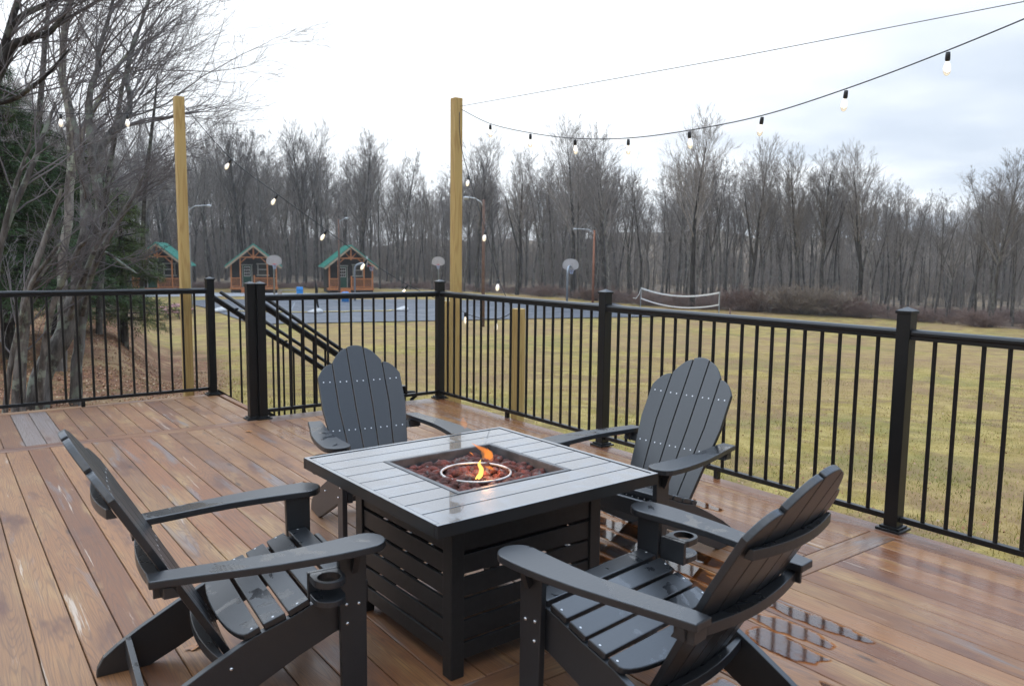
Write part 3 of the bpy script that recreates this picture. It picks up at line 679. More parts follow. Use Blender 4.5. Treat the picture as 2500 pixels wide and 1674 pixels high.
    # arms
    for s in (1, -1):
        cl = [(-.655, .287, .036), (-.60, .292, .040), (-.50, .308, .043), (-.40, .325, .047), (-.30, .338, .052), (-.20, .343, .058), (-.12, .343, .063), (-.05, .340, .066), (-.01, .337, .066)]
        out_e = [(a, c + w) for a, c, w in cl] + [(-.01 + .063 * sin(t), .337 + .066 * cos(t)) for t in [pi * k / 12 for k in range(1, 12)]]; in_e = [(a, c - w) for a, c, w in reversed(cl)]
        m = MB(); m.prism([(a, s * b) for a, b in out_e + in_e], 0.025, lambda a, b, w: (a, b, 0.549 - 0.025 + w + (a - 0.0) * 0.015)); m.build('arm', CHAIR, root, bevel=0.004)
        m = MB(); yb = s * 0.345
        m.prism([(-0.105, .523), (-0.105, .45), (-.085, .44), (-.04, .523)], 0.02, lambda a, b, w: (-.055 + w, (s * (.316 + (a + .105) * .7)), b)); m.build('arm_bracket', CHAIR, root)
        m = MB(); m.bb((-.640, s * .262 - .012, .470), (-.575, s * .262 + .035 * s + .012, .514)); m.build('rear_block', CHAIR, root, bevel=0.002)
    # rear spreader between the stringers
    m = MB(); m.beam((-.665, -.262, .085), (-.665, .262, .085), .02, .075); m.build('spreader_bar', CHAIR, root, bevel=0.002)
    # cup holder on the outside of the sitter's right leg: an open ring above a solid shelf
    ch = MB(); cx_, cy_ = -0.146, -0.374; n = 28
    def plate(z0, z1, hole, R):
        vs = []; fs = []
        O = []
        for k in range(n):
            a = 2 * pi * k / n; x, y = cos(a) * R, sin(a) * R
            if sin(a) > 0: t_ = 1 / max(abs(cos(a)) / R, sin(a) / .056); x, y = cos(a) * t_, sin(a) * t_        # squared off on the chair side
            O.append((cx_ + x, cy_ + y))
        if hole:
            I = [(cx_ + cos(2 * pi * k / n) * hole, cy_ + sin(2 * pi * k / n) * hole) for k in range(n)]
            vs = [(x, y, z1) for x, y in O] + [(x, y, z1) for x, y in I] + [(x, y, z0) for x, y in O] + [(x, y, z0) for x, y in I]
            for k in range(n):
                j = (k + 1) % n; fs += [(k, j, n + j, n + k), (2 * n + j, 2 * n + k, 3 * n + k, 3 * n + j), (j, k, 2 * n + k, 2 * n + j), (n + k, n + j, 3 * n + j, 3 * n + k)]
            ch.add(vs, fs)
        else: ch.prism(O, z1 - z0, lambda a, b, w: (a, b, z0 + w))
    plate(0.445, 0.467, 0.036, 0.050); plate(0.385, 0.405, 0, 0.050)
    ch.bb((-.196, -.3175, .385), (-.096, -.302, .467))
    ch.build('cup_holder', CHAIR, root, bevel=0.002)
    return root
proto = adirondack()
poses = [((1.134, 2.585), -5.0, 'charcoal adirondack chair at the front left, seen from its side'),
         ((1.770, 1.933), 96.9, 'charcoal adirondack chair at the front right, seen from behind with its back to the camera'),
         ((1.876, 3.421), -98.7, 'charcoal adirondack chair behind the fire table on the left, before the stair railing'),
         ((2.518, 2.647), 187.5, 'charcoal adirondack chair on the right behind the fire table, before the long railing')]
for i, ((x, y), a, lab) in enumerate(poses):
    o = proto if i == 0 else copy_tree(proto)
    o.location = (x, y, 0); o.rotation_euler = (0, 0, radians(a)); o['label'] = lab

# ------------------------------------------------------------------ fire table
def fire_table():
    root = empty('fire_table', (1.7244, 2.5433, 0), 0.0253); tag(root, 'square charcoal fire table with slatted base and red lava rocks, amid four chairs', 'fire table')
    H = 0.5105; zt = 0.635; op = 0.252
    m = MB()        # planked top: rim, planks with grooves, opening in the middle
    fr = 0.018
    for s in (1, -1):
        m.bb((-H, s * H, zt - .045), (H, s * (H - fr), zt)); m.bb((s * H, -H + fr, zt - .045), (s * (H - fr), H - fr, zt))
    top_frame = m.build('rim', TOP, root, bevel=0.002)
    e = [0.4925, .382, .273, .164, .055, -.055, -.164, -.273, -.382, -.4925]
    m = MB(); g = 0.0025
    for a, b in zip(e, e[1:]):
        y0, y1 = b + g, a - g
        if b > 0.2 or a < -0.2: m.bb((-H + fr + .004, y0, zt - .02), (H - fr - .004, y1, zt - .003))
        else:
            m.bb((-H + fr + .004, y0, zt - .02), (-op - .02, y1, zt - .003)); m.bb((op + .02, y0, zt - .02), (H - fr - .004, y1, zt - .003))
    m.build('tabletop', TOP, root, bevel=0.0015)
    m = MB(); m.bb((-H + fr, -H + fr, zt - .035), (-op - .001, H - fr, zt - .0215)); m.bb((op + .001, -H + fr, zt - .035), (H - fr, H - fr, zt - .0215))
    m.bb((-op, op + .001, zt - .035), (op, H - fr, zt - .0215)); m.bb((-op, -H + fr, zt - .035), (op, -op - .001, zt - .0215)); m.build('underlay', TBASE, root)
    # lipped pan
    m = MB(); w = 0.012
    for s in (1, -1):
        m.bb((-op, s * op, zt - .08), (op, s * (op - .002), zt - .003)); m.bb((s * op, -op + .002, zt - .08), (s * (op - .002), op - .002, zt - .003))
        m.bb((-op - .019, s * (op + .019), zt - .010), (op + .019, s * (op - .0), zt - .0005)); m.bb((s * (op + .019), -op, zt - .010), (s * op, op, zt - .0005))
    m.bb((-op + .002, -op + .002, zt - .085), (op - .002, op - .002, zt - .078)); m.build('burner_pan', PAN, root, bevel=0.001)
    # burner ring
    m = MB(); n = 48; vs = []; fs = []; R = 0.140; r = 0.0052
    for k in range(n):
        a = 2 * pi * k / n
        for j in range(10): b = 2 * pi * j / 10; vs.append(((R + r * cos(b)) * cos(a), (R + r * cos(b)) * sin(a) - .0, zt - .030 + r * sin(b)))
    for k in range(n):
        for j in range(10): fs.append((k * 10 + j, ((k + 1) % n) * 10 + j, ((k + 1) % n) * 10 + (j + 1) % 10, k * 10 + (j + 1) % 10))
    m.add(vs, fs); m.build('burner_ring', RING, root, smooth=True)
    # base: corner posts, top panel, slats
    Bh = 0.355
    for sx_ in (1, -1):
        for sy_ in (1, -1):
            m = MB(); m.bb((sx_ * Bh, sy_ * Bh, 0.0), (sx_ * (Bh - .055), sy_ * (Bh - .055), .589)); m.build('leg', TBASE, root, bevel=0.003)
    zs = [.565, .446, .364, .284, .206, .125, .055]
    for ax in (0, 1):
        for s in (1, -1):
            for k, (a, b) in enumerate(zip(zs, zs[1:])):
                z1 = a - (.0 if k == 0 else .006); z0 = b + .007
                p, q = (-(Bh - .055), s * (Bh - .008)), ((Bh - .055), s * (Bh - .020))
                m = MB()
                if ax == 0: m.bb((p[0], p[1], z0), (q[0], q[1], z1))
                else: m.bb((p[1], p[0], z0), (q[1], q[0], z1))
                m.build('slat', TBASE, root, bevel=0.0015)
    m = MB(); m.bb((-.26, -.26, .40), (.26, .26, .545)); m.build('burner_box', TBASE, root)
    # lava rock bed
    random.seed(8); V = []; Fc = []
    ico = bmesh.new(); bmesh.ops.create_icosphere(ico, subdivisions=2, radius=1); iv = [v.co.copy() for v in ico.verts]; iff = [tuple(v.index for v in f.verts) for f in ico.faces]; ico.free()
    cnt = 0
    for tr in range(470):
        x, y = random.uniform(-.238, .238), random.uniform(-.238, .238); rr = hypot(x, y); r = random.uniform(.013, .024)
        if abs(rr - .140) < .014 and random.random() < .7: continue
        z = zt - .060 + random.uniform(0, .024)
        ph = [Vector((random.uniform(-1, 1), random.uniform(-1, 1), random.uniform(-1, 1))).normalized() for _ in range(7)]; am = [random.uniform(-.5, .5) for _ in range(7)]
        n0 = len(V)
        for v in iv:
            k = 1 + sum(am[i] * max(0, v.dot(ph[i]) - .45) for i in range(7)) + random.uniform(-.19, .19); V.append((x + v.x * r * k * 1.15, y + v.y * r * k, z + v.z * r * k * .85))
        Fc += [tuple(i + n0 for i in f) for f in iff]; cnt += 1
    t = MT('lava_rock', 0.85, spec=0.3); c = t.coord(); n1 = t.noise(c, 22, 3); n2 = t.noise(c, 220, 4, .7)
    col = t.mix(t.ramp(n1, .38, .62), (0.145, 0.042, 0.032), (0.06, 0.026, 0.022)); col = t.mix(t.ramp(t.noise(c, 35, 2), .58, .66), col, (0.12, 0.10, 0.095)); t.color(col); t.bump(n2, .9, .004)
    o = np_mesh('lava_rock', [tuple(Matrix.Rotation(0.0253, 3, 'Z') @ Vector(v)) for v in V], Fc, t.m, loc=(1.7244, 2.5433, 0)); tag(o, 'small rough red lava rocks round the burner ring in the fire table', 'lava rock', kind='stuff')
fire_table()
def flames():
    def mat(name, c, s, dens):
        t = MT(name, 1); nt = t.nt; nt.nodes.clear(); N = nt.nodes.new; out = N('ShaderNodeOutputMaterial'); em = N('ShaderNodeEmission'); tr = N('ShaderNodeBsdfTransparent'); mx = N('ShaderNodeMixShader')
        em.inputs[0].default_value = (*c, 1); em.inputs[1].default_value = s
        lw = N('ShaderNodeLayerWeight'); lw.inputs[0].default_value = .4; mr = N('ShaderNodeMapRange'); nt.links.new(lw.outputs['Facing'], mr.inputs[0]); mr.inputs[1].default_value = 0; mr.inputs[2].default_value = .75; mr.inputs[3].default_value = dens; mr.inputs[4].default_value = 0.0
        nt.links.new(mr.outputs[0], mx.inputs[0]); nt.links.new(tr.outputs[0], mx.inputs[1]); nt.links.new(em.outputs[0], mx.inputs[2]); nt.links.new(mx.outputs[0], out.inputs[0]); return t.m
    YEL = mat('yellow_flame', (1.0, 0.60, 0.14), 1.8, .9); ORG = mat('orange_flame', (1.0, 0.30, 0.06), 1.15, .5); WSP = mat('faint_flame', (1.0, 0.40, 0.14), 0.8, .22)
    def lick(pts, rad, mt, label):
        P = [Vector(p) for p in pts]; out = []; rr = []
        for i in range(len(P) - 1):
            for k in range(5): t = k / 5; out.append(P[i].lerp(P[i + 1], t)); rr.append(rad[i] + (rad[i + 1] - rad[i]) * t)
        out.append(P[-1]); rr.append(rad[-1])
        # soften
        for _ in range(2): out = [out[0]] + [(out[i - 1] + out[i] * 2 + out[i + 1]) / 4 for i in range(1, len(out) - 1)] + [out[-1]]
        m = MB(P[0]); m.tube(out, rr, 12, cap=False); o = m.build('flame', mt, smooth=True); return tag(o, label, 'flame', 'flames of the fire table')
    def q(u, v, y=2.44):      # point in an upright plane through the burner
        d = ray(u, v); t = y / d[1]; return Vector((d[0] * t, d[1] * t, HC + d[2] * t))
    lick([q(1167, 1168), q(1173, 1160), q(1176, 1145), q(1169, 1133), q(1174, 1121)], [.006, .0105, .010, .007, .0005], YEL, 'small bright yellow flame standing in the middle of the burner ring')
    lick([q(1161, 1169), q(1166, 1162), q(1169, 1155)], [.003, .005, .001], YEL, 'tiny yellow flame at the foot of the bright yellow one')
    lick([q(1185, 1118, 2.6), q(1192, 1108, 2.6), q(1182, 1098, 2.6), q(1166, 1090, 2.6), q(1152, 1081, 2.6)], [.010, .016, .012, .006, .0006], ORG, 'larger orange flame leaning left at the back of the burner')
    lick([q(1178, 1120, 2.6), q(1183, 1112, 2.6), q(1176, 1104, 2.6), q(1179, 1096, 2.6)], [.006, .010, .006, .0006], WSP, 'pale thin flame on the left flank of the large orange flame')
    lick([q(1193, 1120, 2.6), q(1199, 1112, 2.6), q(1195, 1102, 2.6), q(1189, 1094, 2.6)], [.008, .011, .006, .0006], ORG, 'short upright orange flame just right of the leaning one')
    lick([q(1200, 1122, 2.6), q(1193, 1108, 2.6), q(1182, 1096, 2.6)], [.010, .020, .003], ORG, 'low orange flame at the back right of the burner')
    lick([q(1205, 1145, 2.5), q(1196, 1141, 2.5), q(1184, 1138, 2.5)], [.004, .008, .001], ORG, 'flat little orange flame over the rocks inside the ring')
    lick([q(1146, 1103, 2.55), q(1151, 1106, 2.55), q(1156, 1111, 2.55)], [.0008, .003, .0008], ORG, 'detached spark of orange flame left of the large orange flame')
    lick([q(1136, 1046, 2.6), q(1134, 1036, 2.6), q(1130, 1028, 2.6), q(1131, 1018, 2.6)], [.004, .015, .012, .001], WSP, 'faint orange wisp of flame floating above the back edge of the fire table')
flames()
lamp = bpy.data.lights.new('flame_light', 'POINT'); lamp.energy = 1.2; lamp.color = (1, .45, .15); lamp.shadow_soft_size = 0.04
lo = bpy.data.objects.new('flame_light', lamp); COL.objects.link(lo); lo.location = (1.74, 2.5, 0.66)

def fallen_leaves():
    mt = m_simple('wet_brown_leaf', (0.30, 0.11, 0.03), (0.42, 0.18, 0.05), 0.35, 40)
    for (u, v, r, rz, lab) in ((478, 1578, .030, .4, 'wet orange oak leaf on the deck boards below the front left chair'), (608, 1053, .030, 1.4, 'small orange leaf on the deck near the foot of the twin posts'), (1640, 1248, .022, .4, 'little brown leaf on the boards behind the back right chair')):
        c = atz(u, v, 0.0025); m = MB(c); n = 22; vs = []
        for k in range(n):
            a = 2 * pi * k / n; rr = r * (1 + .28 * sin(5 * a + 1) + .1 * sin(9 * a)) * (1.25 if abs(sin(a)) < .5 else 1); vs.append((c.x + rr * cos(a + rz), c.y + .7 * rr * sin(a + rz), .0035 + .003 * (1 + sin(3 * a))))
        vs.append((c.x, c.y, .004)); m.add(vs, [(i, (i + 1) % n, n) for i in range(n)]); tag(m.build('leaf', mt), lab, 'leaf', 'leaves on the deck')
fallen_leaves()

# ------------------------------------------------------------------ cabins
LOGW = m_simple('dark_log_siding', (0.022, 0.017, 0.014), (0.034, 0.026, 0.022), 0.8, 3, 0.1)
CEDAR = m_simple('cedar_timber', (0.42, 0.15, 0.045), (0.55, 0.22, 0.08), 0.6, 6)
FASCIA = m_simple('tan_fascia', (0.36, 0.27, 0.18), (0.46, 0.36, 0.26), 0.7, 6)
TEAL = m_simple('green_metal_roof', (0.055, 0.26, 0.20), (0.09, 0.34, 0.27), 0.4, 2)
TRIM = m_simple('pale_trim', (0.33, 0.34, 0.30), (0.42, 0.42, 0.38), 0.7, 9)
GDOOR = m_simple('green_door_paint', (0.008, 0.075, 0.045), (0.012, 0.10, 0.06), 0.45, 5)
WPAINT = m_simple('white_paint', (0.62, 0.63, 0.62), (0.72, 0.72, 0.70), 0.5, 12)
GLASS = m_simple('dark_window_glass', (0.02, 0.024, 0.026), (0.06, 0.065, 0.065), 0.08, 1.5)
def cabin():
    root = empty('cabin'); root['category'] = 'cabin'; root['group'] = 'small log cabins by the wood'
    # local: x across, y back, z up ; front of porch at y=0
    dep = 6.2; pd = 1.5; ez, az_ = 2.75, 4.72; hw = 2.25; rw = 2.78
    m = MB(); m.bb((-hw, pd, .35), (hw, dep, 2.72)); n = MB()
    m.build('walls', LOGW, root)
    m = MB(); m.prism([(-hw - .1, 2.72), (hw + .1, 2.72), (0, 4.60)], dep - pd, lambda a, b, w: (a, pd + w, b)); m.build('gable', LOGW, root)
    slope = (az_ - 2.47) / rw
    rf = None
    m = MB()
    for s in (1, -1):
        m.prism([(0, az_ + .12), (s * rw, 2.47 + .12), (s * rw, 2.47 + .02), (0, az_ + .02)], dep + .55, lambda a, b, w: (a, -.35 + w, b))
        for k in range(11): y = -.33 + k * .62; m.beam((0, y, az_ + .14), (s * rw, y, 2.47 + .14), .03, .035)
    rf = m.build('roof', TEAL, root)
    m = MB()
    for s in (1, -1): m.prism([(0, az_ + .01), (s * (rw - .02), 2.47), (s * (rw - .12), 2.30), (0, az_ - .22)], .06, lambda a, b, w: (a, -.34 + w, b))
    m.build('fascia', FASCIA, rf)
    m = MB(); m.bb((-hw - .1, -.05, .2), (hw + .1, pd, .40)); m.build('porch_floor', CEDAR, root)
    m = MB(); m.bb((-hw, .1, -.25), (hw, dep, .2)); m.build('foundation', LOGW, root)
    for x in (-2.2, -1.3, 1.32, 2.2):
        m = MB(); m.bb((x - .07, .02, .4), (x + .07, .16, 3.42 if abs(x) < 2 else 2.75)); m.build('porch_post', CEDAR, root)
    m = MB(); m.beam((-1.32, .09, 3.48), (1.34, .09, 3.48), .14, .14); m.beam((0, .09, 3.30), (0, .09, 4.55), .14, .16, (1, 0, 0))
    for s in (1, -1): m.beam((s * .08, .09, 3.52), (s * .62, .09, 4.10), .10, .09); m.beam((s * 1.28, .09, 2.9), (s * .72, .09, 3.42), .10, .09)
    m.build('truss', CEDAR, root)
    for a, b in ((-2.13, -1.37), (0.02, 2.13)):
        m = MB(); m.bb((a, .05, 1.33), (b, .13, 1.42)); m.bb((a, .06, .5), (b, .12, .58)); k = a + .07
        while k < b - .03: m.bb((k, .07, .58), (k + .04, .11, 1.33)); k += .115
        m.build('porch_rail', CEDAR, root)
    m = MB(); m.bb((-.04, .02, .4), (.10, .16, 1.66)); m.build('newel_post', CEDAR, root)
    m = MB(); m.bb((-1.25, -.55, -.25), (-.1, -.3, .02)); m.bb((-1.25, -.299, -.25), (-.1, -.051, .2)); m.build('step', CEDAR, root)
    m = MB(); y = pd
    for a, b in (((-1.20, .40), (-1.10, 2.62)), ((-.28, .40), (-.18, 2.62)), ((-1.26, 2.63), (-.12, 2.75))): m.bb((a[0], y - .05, a[1]), (b[0], y + .01, b[1]))
    m.build('door_frame', TRIM, root)
    m = MB(); m.bb((-1.095, y - .03, .41), (-.285, y + .005, 2.62)); d = m.build('door', GDOOR, root)
    m = MB(); m.bb((-1.0, y - .045, 1.50), (-.38, y - .031, 2.52)); m.build('door_window_frame', WPAINT, d)
    m = MB()
    for i in range(3):
        for j in range(3): m.bb((-.955 + i * .185, y - .052, 1.56 + j * .315), (-.955 + i * .185 + .15, y - .0455, 1.56 + j * .315 + .26))
    m.build('pane', GLASS, d)
    m = MB()
    for a, b in (((.32, 1.72), (.44, 2.72)), ((1.30, 1.72), (1.42, 2.72)), ((.24, 2.73), (1.50, 2.86)), ((.24, 1.55), (1.50, 1.70))): m.bb((a[0], y - .06, a[1]), (b[0], y + .01, b[1]))
    w = m.build('window_frame', TRIM, root)
    m = MB(); m.bb((.445, y - .03, 1.72), (1.295, y + .004, 2.72)); m.build('pane', GLASS, w)
    m = MB(); m.bb((.445, y - .05, 2.19), (1.295, y - .031, 2.25)); m.build('sash', WPAINT, w)
    return root
ax = ray(668, 660); ax = atan2(ax[0], ax[1])
cab = [((621, 717), 84.5, 0.0, 'brown log cabin with green roof, second from the left, behind the basketball hoop'), ((858, 722), 83, 0.03, 'rightmost brown log cabin with green roof, behind the curved grey pole'), ((386, 716), 83, -0.03, 'leftmost log cabin, half hidden between the evergreen and the tall pine post')]
cp = cabin()
for i, ((u, v), D, da, lab) in enumerate(cab):
    o = cp if i == 0 else copy_tree(cp); p = at(u, v, D); o.location = (p.x, p.y, gz(p.x, p.y) + 0.15); o.rotation_euler = (0, 0, -ax + da); o.scale = (1.0, 1, 1.0); o['label'] = lab

# ------------------------------------------------------------------ basketball hoops, lamps, barrels, net, benches
GALV = m_simple('galvanised_pipe', (0.26, 0.29, 0.32), (0.34, 0.37, 0.40), 0.45, 9, 0, 0.4)
BOARD = m_simple('pale_backboard', (0.44, 0.42, 0.42), (0.52, 0.50, 0.50), 0.5, 3)
RIMR = m_simple('red_rim', (0.62, 0.06, 0.05), (0.7, 0.09, 0.07), 0.5, 9)
NETB = m_simple('blue_white_net', (0.25, 0.35, 0.6), (0.7, 0.72, 0.8), 0.8, 14)
def hoop(u, v, D, yaw, label, off=0.0, board=True, style='straight'):
    p = at(u, v, D); g = gz(p.x, p.y); root = empty('basketball_hoop', (p.x, p.y, g), yaw); tag(root, label, 'basketball hoop', 'basketball hoops')
    m = MB(); pr = 0.075
    if style == 'straight': m.tube([(0, .45, -.1), (0, .45, 2.9), (0, .40, 3.15), (0, .12, 3.22)], pr, 12)
    else: m.tube([(0, 1.15, -.1), (0, 1.15, 2.6), (0, 1.10, 2.95), (0, .9, 3.18), (0, .6, 3.26), (0, .12, 3.26)], .085, 12)
    m.build('pole', GALV, root, smooth=True)
    out = [(.686 * cos(a), 3.30 + .60 * sin(a) ** .8) for a in [pi * k / 20 for k in range(21)]] + [(-.66, 3.12), (-.35, 2.96), (.35, 2.96), (.66, 3.12)]
    m = MB(); m.prism(out, .04, lambda a, b, w: (a + off, .05 + w, b)); b = m.build('backboard', BOARD, root)
    m = MB()
    for s_ in (-.25, .25): m.beam((s_ + off, .12, 3.1), (s_ * .3 + off, .4, 3.2), .03, .03)
    m.build('brace', GALV, b)
    m = MB(); n = 20; m.tube([(off + .225 * cos(2 * pi * k / n), -.30 + .225 * sin(2 * pi * k / n), 3.05) for k in range(n + 1)], .014, 6, cap=False); m.bb((off - .09, -.08, 3.0), (off + .09, .05, 3.10)); rm = m.build('rim', RIMR, root)
    m = MB()
    for k in range(10):
        a = 2 * pi * k / 10
        for s_ in (1, -1): m.tube([(off + .22 * cos(a), -.30 + .22 * sin(a), 3.04), (off + .15 * cos(a + s_ * .3), -.30 + .15 * sin(a + s_ * .3), 2.82), (off + .11 * cos(a), -.3 + .11 * sin(a), 2.62)], .009, 3, cap=False)
    m.build('net', NETB, rm)
hz = -atan2(ray(680, 700)[0], ray(680, 700)[1])
hoop(671, 720, 76, hz + .10, 'basketball hoop in front of the second cabin, leftmost of the hoops')
hoop(1070, 720, 84, hz - .25, 'basketball hoop facing the camera just left of the tall pine post at the corner')
hoop(1392, 730, 66, hz + 2.55, 'basketball hoop seen from behind on a curved pole, right of the other two', style='goose')
p = at(902, 722, 72)
hoop(899, 722, 70, hz + 1.45, 'basketball hoop seen edge-on on a curved pole before the rightmost cabin', style='goose')

LGREY = m_simple('lamp_housing', (0.45, 0.47, 0.50), (0.58, 0.60, 0.62), 0.5, 9)
def lamp_post(u, vb, vt, D, mat, r, side, label, arm=1.2):
    p = at(u, vb, D); g = gz(p.x, p.y); t = at(u, vt, D); root = empty('lamp_post', (p.x, p.y, g)); tag(root, label, 'lamp post', 'lamp posts round the court')
    h = t.z - g; R_ = Vector((RR[0][0], RR[1][0], 0)).normalized() * side
    m = MB(); m.tube([(0, 0, -.3), (0, 0, h * .5), (0, 0, h)], [r, r * .9, r * .75], 10); m.build('pole', mat, root, smooth=True)
    m = MB(); m.tube([Vector((0, 0, h - .5)), R_ * .15 + Vector((0, 0, h - .15)), R_ * .5 + Vector((0, 0, h + .05)), R_ * arm + Vector((0, 0, h + .10))], .035, 8); m.build('arm', LGREY, root, smooth=True)
    m = MB(); c = R_ * (arm + .2) + Vector((0, 0, h + .08)); m.lathe([(.01, .09), (.14, .06), (.17, -.02), (.10, -.10), (.01, -.11)], c, 12); m.build('lamp_head', LGREY, root, smooth=True)
GPOLE = m_simple('weathered_grey_pole', (0.20, 0.20, 0.18), (0.30, 0.30, 0.27), 0.9, 6, .1)
RPOLE = m_simple('brown_utility_pole', (0.12, 0.07, 0.052), (0.19, 0.115, 0.085), 0.9, 6, .1)
lamp_post(466, 745, 505, 56, GPOLE, .12, 1, 'weathered grey lamp post just right of the left pine post')
lamp_post(829, 733, 535, 72, RPOLE, .10, 1, 'brown lamp post standing in front of the rightmost cabin', arm=.5)
lamp_post(1179, 782, 487, 45, RPOLE, .105, -1, 'tallest brown lamp post, right of the corner pine post near the court edge', arm=.8)
lamp_post(1447, 740, 562, 70, m_simple('reddish_pole', (0.30, 0.12, 0.065), (0.38, 0.17, 0.10), .8, 6), .11, -1, 'reddish lamp post right of the hoop seen from behind', arm=1.5)

BLUE = m_simple('blue_barrel_plastic', (0.0, 0.20, 0.62), (0.02, 0.28, 0.72), 0.4, 6)
for u, v, D, lab in ((732, 722, 78, 'blue plastic barrel lying at the edge of the wood right of the second cabin'), (843, 731, 68, 'blue plastic barrel in front of the rightmost cabin behind the railing')):
    p = at(u, v, D); o = empty('barrel', (p.x, p.y, gz(p.x, p.y))); tag(o, lab, 'barrel', 'blue barrels')
    m = MB(); m.lathe([(.01, 0), (.27, 0), (.30, .05), (.31, .28), (.325, .30), (.31, .32), (.31, .60), (.325, .62), (.31, .64), (.30, .84), (.26, .88), (.01, .88)], (0, 0, 0), 20); b = m.build('shell', BLUE, o, smooth=True)
    m = MB(); m.lathe([(.05, .885), (.05, .91), (.01, .91)], (.12, 0, 0), 10); m.build('bung', BLUE, o)

def volleyball():
    a = at(1563, 760, 61); b = at(1757, 768, 55); root = empty('volleyball_net', (a.x, a.y, gz(a.x, a.y))); tag(root, 'white sagging volleyball net at the left of the field in front of the brush', 'volleyball net')
    o = root.location; gA, gB = gz(a.x, a.y), gz(b.x, b.y)
    A1, B1 = at(1565, 703, 61), at(1757, 714, 55); A0, B0 = at(1565, 728, 61), at(1755, 744, 55)
    WHT = m_simple('white_webbing', (0.72, 0.72, 0.71), (0.8, 0.8, 0.79), .7, 9)
    for p, t in ((A1, gA), (B1, gB)):
        m = MB(o); m.tube([(p.x, p.y, t - .2), (p.x, p.y, p.z + .05)], .035, 8); m.build('pole', GALV, root)
    def band(P, Q, sag, w, name):
        m = MB(o); pts = [P.lerp(Q, k / 14) - Vector((0, 0, sag * 4 * (k / 14) * (1 - k / 14))) for k in range(15)]
        for x, y in zip(pts, pts[1:]): m.beam(x, y, .012, w)
        m.build(name, WHT, root); return pts
    t = band(A1, B1, .42, .11, 'top_band'); bt = band(A0, B0, .42, .09, 'bottom_band')
    m = MB(o); m.beam(A1, A0, .02, .07); m.beam(B1, B0, .02, .07); m.build('side_band', WHT, root)
    m = MB(o)
    for x, y in zip(t, bt):
        m.tube([x, y], .004, 3, cap=False)
    for i in range(1, 6): 
        for k in range(14): m.tube([t[k].lerp(bt[k], i / 6), t[k + 1].lerp(bt[k + 1], i / 6)], .004, 3, cap=False)
    m.build('mesh', m_simple('dark_cord', (.10, .10, .10), None, .9), root)
    c0 = at(1545, 727, 61); m = MB(o); m.tube([A1, A1 + Vector((-.1, .1, -.5)), A1.lerp(c0, .6) - Vector((0, 0, .35)), c0], .022, 5); m.build('loose_strap', WHT, root)
    p = at(1782, 772, 54); g = gz(p.x, p.y); mm = MB((p.x, p.y, g)); mm.tube([(p.x, p.y, g - .1), (p.x, p.y, g + .75)], .05, 8); tag(mm.build('stake', RPOLE, smooth=True), 'short brown stake in the grass just right of the volleyball net', 'stake')
volleyball()

def picnic_table(u, v, D, rz, lab):
    p = at(u, v, D); root = empty('picnic_table', (p.x, p.y, gz(p.x, p.y)), rz); tag(root, lab, 'picnic table', 'picnic tables')
    RED = m_simple('faded_red_paint', (0.36, 0.13, 0.14), (0.48, 0.24, 0.24), .7, 5)
    m = MB()
    for k in range(5): m.bb((-.92, -.36 + k * .148, .72), (.92, -.36 + k * .148 + .138, .76))
    m.build('tabletop', RED, root)
    for s in (1, -1): m = MB(); m.bb((-.92, s * .60, .42), (.92, s * .86, .46)); m.build('bench', RED, root)
    for x in (-.65, .65):
        m = MB(); m.beam((x, -.28, .72), (x, -.72, 0), .09, .05); m.beam((x, .28, .72), (x, .72, 0), .09, .05); m.bb((x - .03, -.86, .34), (x + .03, .86, .42)); m.build('leg_frame', RPOLE, root)
picnic_table(398, 748, 52, .3, 'faded red picnic table on the lawn left of the left pine post')
picnic_table(433, 747, 54, 1.2, 'faded red picnic table half hidden behind the left pine post')

def log_bench():
    a = at(672, 722, 80); root = empty('log_bench', (a.x, a.y, gz(a.x, a.y)), hz); tag(root, 'long low bench of a plank on log stumps by the blue barrel', 'bench')
    m = MB(); m.bb((.3, -.15, .45), (2.6, .15, .52)); m.build('plank', GPOLE, root)
    for x in (.45, 2.45): m = MB(); m.tube([(x, 0, 0), (x, 0, .45)], .2, 12); m.build('stump', FASCIA, root)
log_bench()

